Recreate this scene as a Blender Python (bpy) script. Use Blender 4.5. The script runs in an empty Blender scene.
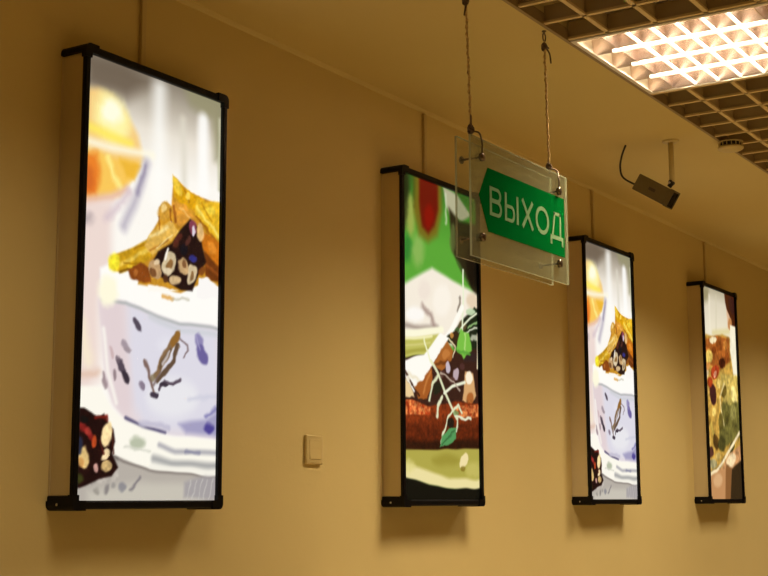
import bpy, bmesh, math, random
import numpy as np
from mathutils import Vector, Matrix

random.seed(7)
C = bpy.context.scene.collection
EYE = 1.533                      # eye height above the floor
YW = 2.2177                      # face of the display wall
ZC = 1.267 + EYE                 # underside of the plasterboard soffit
YE = 1.525                       # edge where the soffit meets the open-cell ceiling

# ------------------------------------------------------------------ camera
cam_data = bpy.data.cameras.new('camera')
cam = bpy.data.objects.new('camera', cam_data); C.objects.link(cam)
yaw, pitch, roll = 1.00418662, 0.15477962, -0.00352618
F = Vector((math.sin(yaw)*math.cos(pitch), math.cos(yaw)*math.cos(pitch), math.sin(pitch)))
R0 = Vector((math.cos(yaw), -math.sin(yaw), 0)); U0 = R0.cross(F)
RR = R0*math.cos(roll) + U0*math.sin(roll); UU = U0*math.cos(roll) - R0*math.sin(roll)
m = Matrix.Identity(4)
for i in range(3):
    m[i][0], m[i][1], m[i][2] = RR[i], UU[i], -F[i]
m.translation = (0, 0, EYE)
cam.matrix_world = m
cam_data.sensor_width = 36; cam_data.lens = 1363.1576*36/768
cam_data.clip_start = 0.05; cam_data.clip_end = 60
bpy.context.scene.camera = cam

# ------------------------------------------------------------------ world, exposure
w = bpy.data.worlds.new('world'); bpy.context.scene.world = w; w.use_nodes = True
w.node_tree.nodes['Background'].inputs[0].default_value = (1, .7, .38, 1)
w.node_tree.nodes['Background'].inputs[1].default_value = 0.0
vs = bpy.context.scene.view_settings
vs.view_transform = 'Standard'; vs.look = 'None'; vs.exposure = 0.0; vs.gamma = 1.0; vs.use_curve_mapping = False

# ------------------------------------------------------------------ added unseen area lights, no fixtures, placed and powered to light the wall
LAMP_COLOUR = (1.0, 0.835, 0.635)
FILL_W = 20.0
TUBE_W = 10.4
def unseen_light(x, y, power, spread=125):
    d = bpy.data.lights.new('unseen_fill_light', 'AREA'); d.shape = 'SQUARE'; d.size = 0.56
    d.energy = power; d.color = LAMP_COLOUR; d.spread = math.radians(spread)
    o = bpy.data.objects.new('unseen_fill_light', d); C.objects.link(o); o.location = (x, y, ZC - 0.006)
for lx, ly, k in ((5.46, 1.225, 1.02), (7.26, 1.225, .71), (9.06, 1.225, .71), (1.86, 1.225, .33), (.06, 1.225, .73),
                  (3.66, -.575, .72), (5.46, -.575, 1.02), (7.26, -.575, .79), (9.06, -.575, .79), (1.86, -.575, .58), (.06, -.575, .47),
                  (3.66, -2.375, 2.2), (5.46, -2.375, 2.2), (7.26, -2.375, 2.2), (.06, -2.375, 1.27), (1.86, -2.375, 1.27)):
    unseen_light(lx, ly, FILL_W*k)

# ------------------------------------------------------------------ materials
def lin(c):
    return tuple(((v/255)/12.92 if v/255 <= .04045 else ((v/255+.055)/1.055)**2.4) for v in c)
def mat(name, rgb, rough=.6, metal=0.0, noise=0.0, nscale=20, bump=0.0, bscale=200, spec=.5, emit=None, estr=0, linear=False):
    mt = bpy.data.materials.new(name); mt.use_nodes = True
    nt = mt.node_tree; b = nt.nodes['Principled BSDF']
    col = rgb if linear else lin(rgb)
    b.inputs['Base Color'].default_value = (*col, 1)
    b.inputs['Roughness'].default_value = rough; b.inputs['Metallic'].default_value = metal
    b.inputs['Specular IOR Level'].default_value = spec
    tc = nt.nodes.new('ShaderNodeTexCoord')
    if noise:
        n = nt.nodes.new('ShaderNodeTexNoise'); n.inputs['Scale'].default_value = nscale; n.inputs['Detail'].default_value = 4
        nt.links.new(tc.outputs['Object'], n.inputs['Vector'])
        r = nt.nodes.new('ShaderNodeValToRGB')
        r.color_ramp.elements[0].position = .3; r.color_ramp.elements[1].position = .7
        r.color_ramp.elements[0].color = (*[c*(1-noise) for c in col], 1)
        r.color_ramp.elements[1].color = (*[min(1, c*(1+noise)) for c in col], 1)
        nt.links.new(n.outputs['Fac'], r.inputs['Fac']); nt.links.new(r.outputs['Color'], b.inputs['Base Color'])
    if bump:
        n2 = nt.nodes.new('ShaderNodeTexNoise'); n2.inputs['Scale'].default_value = bscale; n2.inputs['Detail'].default_value = 3
        nt.links.new(tc.outputs['Object'], n2.inputs['Vector'])
        bp = nt.nodes.new('ShaderNodeBump'); bp.inputs['Strength'].default_value = bump; bp.inputs['Distance'].default_value = .002
        nt.links.new(n2.outputs['Fac'], bp.inputs['Height']); nt.links.new(bp.outputs['Normal'], b.inputs['Normal'])
    if emit:
        b.inputs['Emission Color'].default_value = (*emit, 1); b.inputs['Emission Strength'].default_value = estr
    return mt
M = {}
M['wall'] = mat('wall_paint', (0.66, 0.515, 0.2), .75, noise=.02, nscale=2.5, bump=.15, bscale=90, linear=True)
M['soffit'] = mat('soffit_paint', (0.66, 0.525, 0.205), .8, noise=.02, nscale=2, linear=True)
M['bead'] = mat('bead_paint', (.66, .52, .21), .7, linear=True)
M['floor'] = mat('floor_tile', (0.27, 0.2, 0.09), .4, noise=.08, nscale=3, linear=True)
M['grid'] = mat('grid_enamel', (0.74, 0.558, 0.252), .5, noise=.02, nscale=8, linear=True)
M['grid_web_shade'] = mat('grid_web_shaded_enamel', (.50, .37, .17), .6, noise=.03, nscale=8, linear=True)  # same blades as the grid, darkened to paint in the shade inside the cells
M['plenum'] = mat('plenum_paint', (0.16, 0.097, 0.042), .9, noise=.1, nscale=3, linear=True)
M['edge_trim'] = mat('edge_trim_enamel', (0.3, 0.204, 0.084), .5, noise=.03, nscale=10, linear=True)
M['housing'] = mat('champagne_metal', (.64, .53, .29), .45, .15, noise=.04, nscale=6, linear=True)
M['black'] = mat('black_plastic', (.004, .0035, .004), .4, noise=.2, nscale=30, spec=.15, linear=True)
M['screw'] = mat('screw_steel', (.6, .55, .5), .3, 1, noise=.05, linear=True)
M['conduit'] = mat('conduit_plastic', (.58, .44, .18), .55, noise=.03, nscale=12, linear=True)
M['switch'] = mat('switch_plastic', (.64, .495, .20), .4, noise=.02, nscale=15, linear=True)
M['white_metal'] = mat('white_enamel', (.82, .76, .66), .35, noise=.01, nscale=9, linear=True)
M['louvre'] = mat('louvre_aluminium', (.66, .55, .49), .27, 1.0, noise=.02, nscale=14, linear=True)
M['tube'] = mat('lamp_tube', (.9, .9, .9), .3, emit=(1.0, .82, .50), estr=10, noise=.01, linear=True)
M['cord'] = mat('cord_fibre', (0.66, 0.469, 0.186), .9, noise=.3, nscale=150, linear=True)
M['cord_dark'] = mat('cord_knot_fibre', (.14, .09, .05), .9, noise=.3, nscale=150, linear=True)
M['wire'] = mat('hook_wire', (.17, .12, .07), .4, .8, noise=.1, nscale=60, linear=True)
M['standoff'] = mat('standoff_steel', (.20, .15, .10), .25, .9, noise=.05, nscale=40, linear=True)
M['green'] = mat('green_film', (.001, .105, .016), .6, spec=.0, noise=.03, nscale=20, linear=True)
M['letter'] = mat('white_film', (.19, .31, .15), .6, spec=.0, noise=.02, nscale=30, linear=True)
M['cam_body'] = mat('camera_enamel', (.15, .115, .045), .45, .1, noise=.05, nscale=25, linear=True)
M['cam_dark'] = mat('camera_glass', (.012, .01, .01), .15, noise=.1, nscale=25, linear=True)
M['cam_mark'] = mat('camera_mark', (.05, .035, .02), .5, noise=.1, nscale=25, linear=True)
M['pole'] = mat('pole_enamel', (.60, .48, .20), .45, .1, noise=.04, nscale=25, linear=True)
M['cable'] = mat('black_rubber', (.02, .013, .01), .5, noise=.15, nscale=40, linear=True)
M['detector'] = mat('detector_plastic', (.60, .48, .20), .45, noise=.02, nscale=25, linear=True)
M['slot'] = mat('slot_dark', (.02, .014, .01), .7, noise=.1, nscale=40, linear=True)

def glow_opal(name, rgb):
    mt = bpy.data.materials.new(name); mt.use_nodes = True; nt = mt.node_tree
    for n in list(nt.nodes): nt.nodes.remove(n)
    out = nt.nodes.new('ShaderNodeOutputMaterial'); df = nt.nodes.new('ShaderNodeBsdfDiffuse'); tl = nt.nodes.new('ShaderNodeBsdfTranslucent')
    tc = nt.nodes.new('ShaderNodeTexCoord'); n = nt.nodes.new('ShaderNodeTexNoise'); n.inputs['Scale'].default_value = 20
    rp = nt.nodes.new('ShaderNodeValToRGB'); rp.color_ramp.elements[0].color = (*[c*.97 for c in rgb], 1); rp.color_ramp.elements[1].color = (*rgb, 1)
    nt.links.new(tc.outputs['Object'], n.inputs['Vector']); nt.links.new(n.outputs['Fac'], rp.inputs['Fac'])
    nt.links.new(rp.outputs['Color'], df.inputs[0]); nt.links.new(rp.outputs['Color'], tl.inputs[0])
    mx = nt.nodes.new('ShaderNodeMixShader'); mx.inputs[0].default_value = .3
    em = nt.nodes.new('ShaderNodeEmission'); em.inputs[0].default_value = (1, .86, .68, 1); em.inputs[1].default_value = 1.0  # emission added so the rails look brightly lit
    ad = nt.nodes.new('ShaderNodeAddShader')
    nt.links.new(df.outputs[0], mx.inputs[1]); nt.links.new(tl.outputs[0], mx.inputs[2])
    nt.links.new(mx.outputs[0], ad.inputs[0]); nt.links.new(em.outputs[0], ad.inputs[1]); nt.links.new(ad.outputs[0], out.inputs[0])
    return mt
M['glow_opal'] = glow_opal('glow_opal_plastic', (.9, .88, .84))
def acrylic(name, tint, haze):
    mt = bpy.data.materials.new(name); mt.use_nodes = True; nt = mt.node_tree
    for n in list(nt.nodes): nt.nodes.remove(n)
    out = nt.nodes.new('ShaderNodeOutputMaterial')
    tr = nt.nodes.new('ShaderNodeBsdfTransparent'); tr.inputs[0].default_value = (*tint, 1)
    df = nt.nodes.new('ShaderNodeBsdfDiffuse')
    tc = nt.nodes.new('ShaderNodeTexCoord'); n = nt.nodes.new('ShaderNodeTexNoise'); n.inputs['Scale'].default_value = 9
    nt.links.new(tc.outputs['Object'], n.inputs['Vector'])
    rp = nt.nodes.new('ShaderNodeValToRGB')
    rp.color_ramp.elements[0].color = (.40, .42, .27, 1); rp.color_ramp.elements[1].color = (.46, .48, .31, 1)
    nt.links.new(n.outputs['Fac'], rp.inputs['Fac']); nt.links.new(rp.outputs['Color'], df.inputs[0])
    tl = nt.nodes.new('ShaderNodeBsdfTranslucent'); nt.links.new(rp.outputs['Color'], tl.inputs[0])
    ad = nt.nodes.new('ShaderNodeMixShader'); ad.inputs[0].default_value = .5
    nt.links.new(df.outputs[0], ad.inputs[1]); nt.links.new(tl.outputs[0], ad.inputs[2])
    mx = nt.nodes.new('ShaderNodeMixShader'); mx.inputs[0].default_value = haze
    nt.links.new(tr.outputs[0], mx.inputs[1]); nt.links.new(ad.outputs[0], mx.inputs[2])
    gl = nt.nodes.new('ShaderNodeBsdfGlossy'); gl.inputs['Roughness'].default_value = .06
    fr = nt.nodes.new('ShaderNodeLayerWeight'); fr.inputs['Blend'].default_value = .08
    m2 = nt.nodes.new('ShaderNodeMixShader')
    nt.links.new(fr.outputs['Facing'], m2.inputs[0]); nt.links.new(mx.outputs[0], m2.inputs[1]); nt.links.new(gl.outputs[0], m2.inputs[2])
    nt.links.new(m2.outputs[0], out.inputs[0])
    return mt
M['acrylic'] = acrylic('clear_acrylic', (.97, .98, .94), .05)
M['frosted'] = acrylic('frosted_acrylic', (.93, .96, .88), .24)
M['acrylic_edge'] = acrylic('acrylic_rim', (.9, .92, .8), .7)

# ------------------------------------------------------------------ mesh helpers
def box(bm, x0, x1, y0, y1, z0, z1, bevel=0, seg=2):
    r = bmesh.ops.create_cube(bm, size=1)
    vs_ = r['verts']
    for v in vs_:
        v.co = ((x0+x1)/2 + v.co.x*(x1-x0), (y0+y1)/2 + v.co.y*(y1-y0), (z0+z1)/2 + v.co.z*(z1-z0))
    if bevel:
        es = {e for v in vs_ for e in v.link_edges}
        bmesh.ops.bevel(bm, geom=list(es), offset=bevel, segments=seg, affect='EDGES', profile=.5)
def prism(bm, pts, axis, a0, a1):
    """extrude a 2-D outline along an axis"""
    def P(p, a):
        return (a, p[0], p[1]) if axis == 0 else (p[0], a, p[1]) if axis == 1 else (p[0], p[1], a)
    A = [bm.verts.new(P(p, a0)) for p in pts]; B = [bm.verts.new(P(p, a1)) for p in pts]
    n = len(pts)
    bm.faces.new(A[::-1]); bm.faces.new(B)
    for i in range(n): bm.faces.new((A[i], A[(i+1) % n], B[(i+1) % n], B[i]))
def tube(bm, pts, r, seg=10, caps=True):
    pts = [Vector(p) for p in pts]; rings = []
    rs = r if isinstance(r, (list, tuple)) else [r]*len(pts)
    ref = Vector((0, 0, 1))
    for i, p in enumerate(pts):
        t = (pts[min(i+1, len(pts)-1)] - pts[max(i-1, 0)]).normalized()
        a = ref if abs(t.dot(ref)) < .95 else Vector((1, 0, 0))
        u = t.cross(a).normalized(); v = t.cross(u).normalized()
        if rings:
            best = min(range(seg), key=lambda k: ((p + u*math.cos(2*math.pi*k/seg) + v*math.sin(2*math.pi*k/seg)) - (prev + (p - pp))).length)
            off = 2*math.pi*best/seg
        else: off = 0
        ring = [p + (u*math.cos(off+2*math.pi*k/seg) + v*math.sin(off+2*math.pi*k/seg))*rs[i] for k in range(seg)]
        prev = p + u*math.cos(off) + v*math.sin(off); pp = p
        rings.append([bm.verts.new(q) for q in ring])
    for a, b in zip(rings, rings[1:]):
        for k in range(seg): bm.faces.new((a[k], a[(k+1) % seg], b[(k+1) % seg], b[k]))
    if caps: bm.faces.new(rings[0][::-1]); bm.faces.new(rings[-1])
def spline(pts, n=8):
    pts = [Vector(p) for p in pts]; out = []
    for i in range(len(pts)-1):
        p0, p1, p2, p3 = pts[max(i-1, 0)], pts[i], pts[i+1], pts[min(i+2, len(pts)-1)]
        for k in range(n):
            t = k/n
            out.append(.5*((2*p1)+(p2-p0)*t+(2*p0-5*p1+4*p2-p3)*t*t+(3*p1-p0-3*p2+p3)*t**3))
    out.append(pts[-1]); return out
def lathe(bm, prof, center, axis=(0, 0, 1), seg=28):
    """prof: (radius, height) pairs along the axis from center"""
    ax = Vector(axis).normalized(); a = Vector((0, 0, 1)) if abs(ax.z) < .9 else Vector((1, 0, 0))
    u = ax.cross(a).normalized(); v = ax.cross(u); c = Vector(center); rings = []
    for r, h in prof:
        rings.append([bm.verts.new(c + ax*h + (u*math.cos(2*math.pi*k/seg) + v*math.sin(2*math.pi*k/seg))*max(r, 1e-4)) for k in range(seg)])
    for p, q in zip(rings, rings[1:]):
        for k in range(seg): bm.faces.new((p[k], p[(k+1) % seg], q[(k+1) % seg], q[k]))
    bm.faces.new(rings[0][::-1]); bm.faces.new(rings[-1])
def obj(name, bm, material, parent=None, smooth=False, label=None):
    bmesh.ops.recalc_face_normals(bm, faces=bm.faces)
    me = bpy.data.meshes.new(name); bm.to_mesh(me); bm.free()
    for mt in (material if isinstance(material, list) else [material]): me.materials.append(mt)
    if smooth:
        for p in me.polygons: p.use_smooth = True
    o = bpy.data.objects.new(name, me); C.objects.link(o)
    if parent: o.parent = parent
    if label: o['label'] = label
    return o
def thing(name, label, cat, loc, group=None):
    o = bpy.data.objects.new(name, None); C.objects.link(o); o.location = loc; o.empty_display_size = .05
    o['label'] = label; o['category'] = cat
    if group: o['group'] = group
    return o
def struct(name, bm, material):
    o = obj(name, bm, material); o['kind'] = 'structure'; return o
def dup(root, loc, label):
    r = root.copy(); C.objects.link(r); r.location = loc; r['label'] = label
    for ch in list(root.children):
        c = ch.copy(); C.objects.link(c); c.parent = r
        for g in list(ch.children):
            d = g.copy(); C.objects.link(d); d.parent = c
    return r

# ------------------------------------------------------------------ the room
X0, X1, Y0, ZTOP = -4.0, 14.0, -5.0, ZC + .32
bm = bmesh.new(); box(bm, X0, X1, YW, YW+.12, 0, ZTOP); struct('wall_back', bm, M['wall'])
bm = bmesh.new(); box(bm, X0, X1, Y0-.12, Y0, 0, ZTOP); struct('wall_front', bm, M['wall'])
bm = bmesh.new(); box(bm, X0-.12, X0, Y0-.12, YW+.12, 0, ZTOP); struct('wall_left', bm, M['wall'])
bm = bmesh.new(); box(bm, X1, X1+.12, Y0-.12, YW+.12, 0, ZTOP); struct('wall_right', bm, M['wall'])
bm = bmesh.new(); box(bm, X0-.12, X1+.12, Y0-.12, YW+.12, -.1, 0); struct('floor', bm, M['floor'])
bm = bmesh.new(); box(bm, X0, X1, YE, YW, ZC, ZC+.05); box(bm, X0, X1, YE, YE+.03, ZC+.05, ZTOP); struct('ceiling', bm, M['soffit'])
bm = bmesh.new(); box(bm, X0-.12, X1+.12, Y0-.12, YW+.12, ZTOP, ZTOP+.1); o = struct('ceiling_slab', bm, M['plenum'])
# slim metal angle along the soffit edge
bm = bmesh.new(); box(bm, X0, X1, YE-.004, YE+.006, ZC-.004, ZC+.03); struct('trim_1', bm, M['edge_trim'])
# small cove bead where the wall meets the soffit
bm = bmesh.new(); prism(bm, [(YW, ZC), (YW, ZC-.011), (YW-.004, ZC-.009), (YW-.009, ZC-.004), (YW-.011, ZC)], 0, X0, X1); struct('trim_2', bm, M['bead'])

# open-cell ceiling
LX0, LX1, LY0, LY1 = 3.365, 3.961, 0.929, 1.521
bm = bmesh.new()
xs = []
x = LX1 + .012
while x < X1: xs.append(x); x += .15
x = LX0 - .012
while x > X0: xs.append(x); x -= .152
ys = [1.405, 1.265]
while ys[-1] > Y0 + .1: ys.append(ys[-1] - .14)
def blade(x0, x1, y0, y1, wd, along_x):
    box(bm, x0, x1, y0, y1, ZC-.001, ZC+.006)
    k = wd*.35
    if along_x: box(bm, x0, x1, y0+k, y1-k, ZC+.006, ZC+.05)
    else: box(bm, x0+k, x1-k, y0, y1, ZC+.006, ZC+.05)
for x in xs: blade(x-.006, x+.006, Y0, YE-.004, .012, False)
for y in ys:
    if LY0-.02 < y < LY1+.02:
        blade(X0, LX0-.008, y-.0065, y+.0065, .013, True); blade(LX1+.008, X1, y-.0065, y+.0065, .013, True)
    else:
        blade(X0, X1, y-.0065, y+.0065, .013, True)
o = struct('ceiling_grid', bm, [M['grid'], M['grid_web_shade']])
for p in o.data.polygons: p.material_index = 1 if p.center.z > ZC+.008 else 0  # blade sides take the colour with painted shade

# ------------------------------------------------------------------ the louvred ceiling lamp
lamp = thing('ceiling_lamp', 'lit square louvred fluorescent lamp set in the open-cell ceiling', 'ceiling light', ((LX0+LX1)/2, (LY0+LY1)/2, ZC))
HX, HY = (LX1-LX0)/2, (LY1-LY0)/2
bm = bmesh.new()
box(bm, -HX, HX, -HY, HY, .085, .09)
box(bm, -HX, -HX+.002, -HY, HY, 0, .085); box(bm, HX-.002, HX, -HY, HY, 0, .085)
box(bm, -HX+.002, HX-.002, -HY, -HY+.002, 0, .085); box(bm, -HX+.002, HX-.002, HY-.002, HY, 0, .085)
obj('housing', bm, M['white_metal'], lamp)
bm = bmesh.new(); rw = .013
box(bm, -HX, HX, -HY, -HY+rw, -.003, .001); box(bm, -HX, HX, HY-rw, HY, -.003, .001)
box(bm, -HX, -HX+rw, -HY+rw, HY-rw, -.003, .001); box(bm, HX-rw, HX, -HY+rw, HY-rw, -.003, .001)
obj('frame', bm, M['white_metal'], lamp)
px_ = (2*HX-2*rw)/4; py_ = (2*HY-2*rw)/8
bm = bmesh.new()
for i in range(5):
    xc = -HX+rw+i*px_
    prism(bm, [(xc-.003, 0.0), (xc+.003, 0.0), (xc+.016, .045), (xc-.016, .045)] if 0 < i < 4 else
          ([(xc, 0), (xc+.003, 0), (xc+.016, .045), (xc, .045)] if i == 0 else [(xc-.003, 0), (xc, 0), (xc, .045), (xc-.016, .045)]), 1, -HY+.003, HY-.003)
for j in range(1, 8):
    yc = -HY+rw+j*py_
    for i in range(4):
        xa = -HX+rw+i*px_
        prism(bm, [(xa+.003, .002), (xa+px_-.003, .002), (xa+px_-.016, .045), (xa+.016, .045)], 1, yc-.0012, yc+.0012)
obj('louvre', bm, M['louvre'], lamp)
bm = bmesh.new()  # added self-glowing strips stand in for light caught by the louvre edges
for i in range(1, 4): 
    xc = -HX+rw+i*px_; box(bm, xc-.006, xc+.006, -.235, .235, -.002, .008, .002)
for j in range(2, 7):
    yc = -HY+rw+j*py_
    for i in range(4):
        xa = -HX+rw+i*px_; box(bm, xa+(.006 if i else .003), xa+px_-(.006 if i < 3 else .003), yc-.004, yc+.004, -.001, .007, .0015)
obj('louvre_glow_rail', bm, M['glow_opal'], lamp, label='white louvre edges with added glow')
for i in range(4):
    xc = -HX+rw+(i+.5)*px_
    bm = bmesh.new(); tube(bm, [(xc, -.235, .066), (xc, .235, .066)], .0125, 14)
    obj('lamp_tube', bm, M['tube'], lamp, True)
    d = bpy.data.lights.new('tube_light', 'AREA'); d.shape = 'RECTANGLE'; d.size = .024; d.size_y = .46
    d.energy = TUBE_W; d.color = LAMP_COLOUR; d.spread = math.radians(130)
    tl_ = bpy.data.objects.new('tube_light', d); C.objects.link(tl_); tl_.location = (lamp.location.x+xc, lamp.location.y, ZC+.0525)
    for s in (-1, 1):
        bm = bmesh.new(); box(bm, xc-.017, xc+.017, s*.25-.0145, s*.25+.0145, .05, .085, .003)
        obj('lamp_holder', bm, M['white_metal'], lamp)

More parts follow.
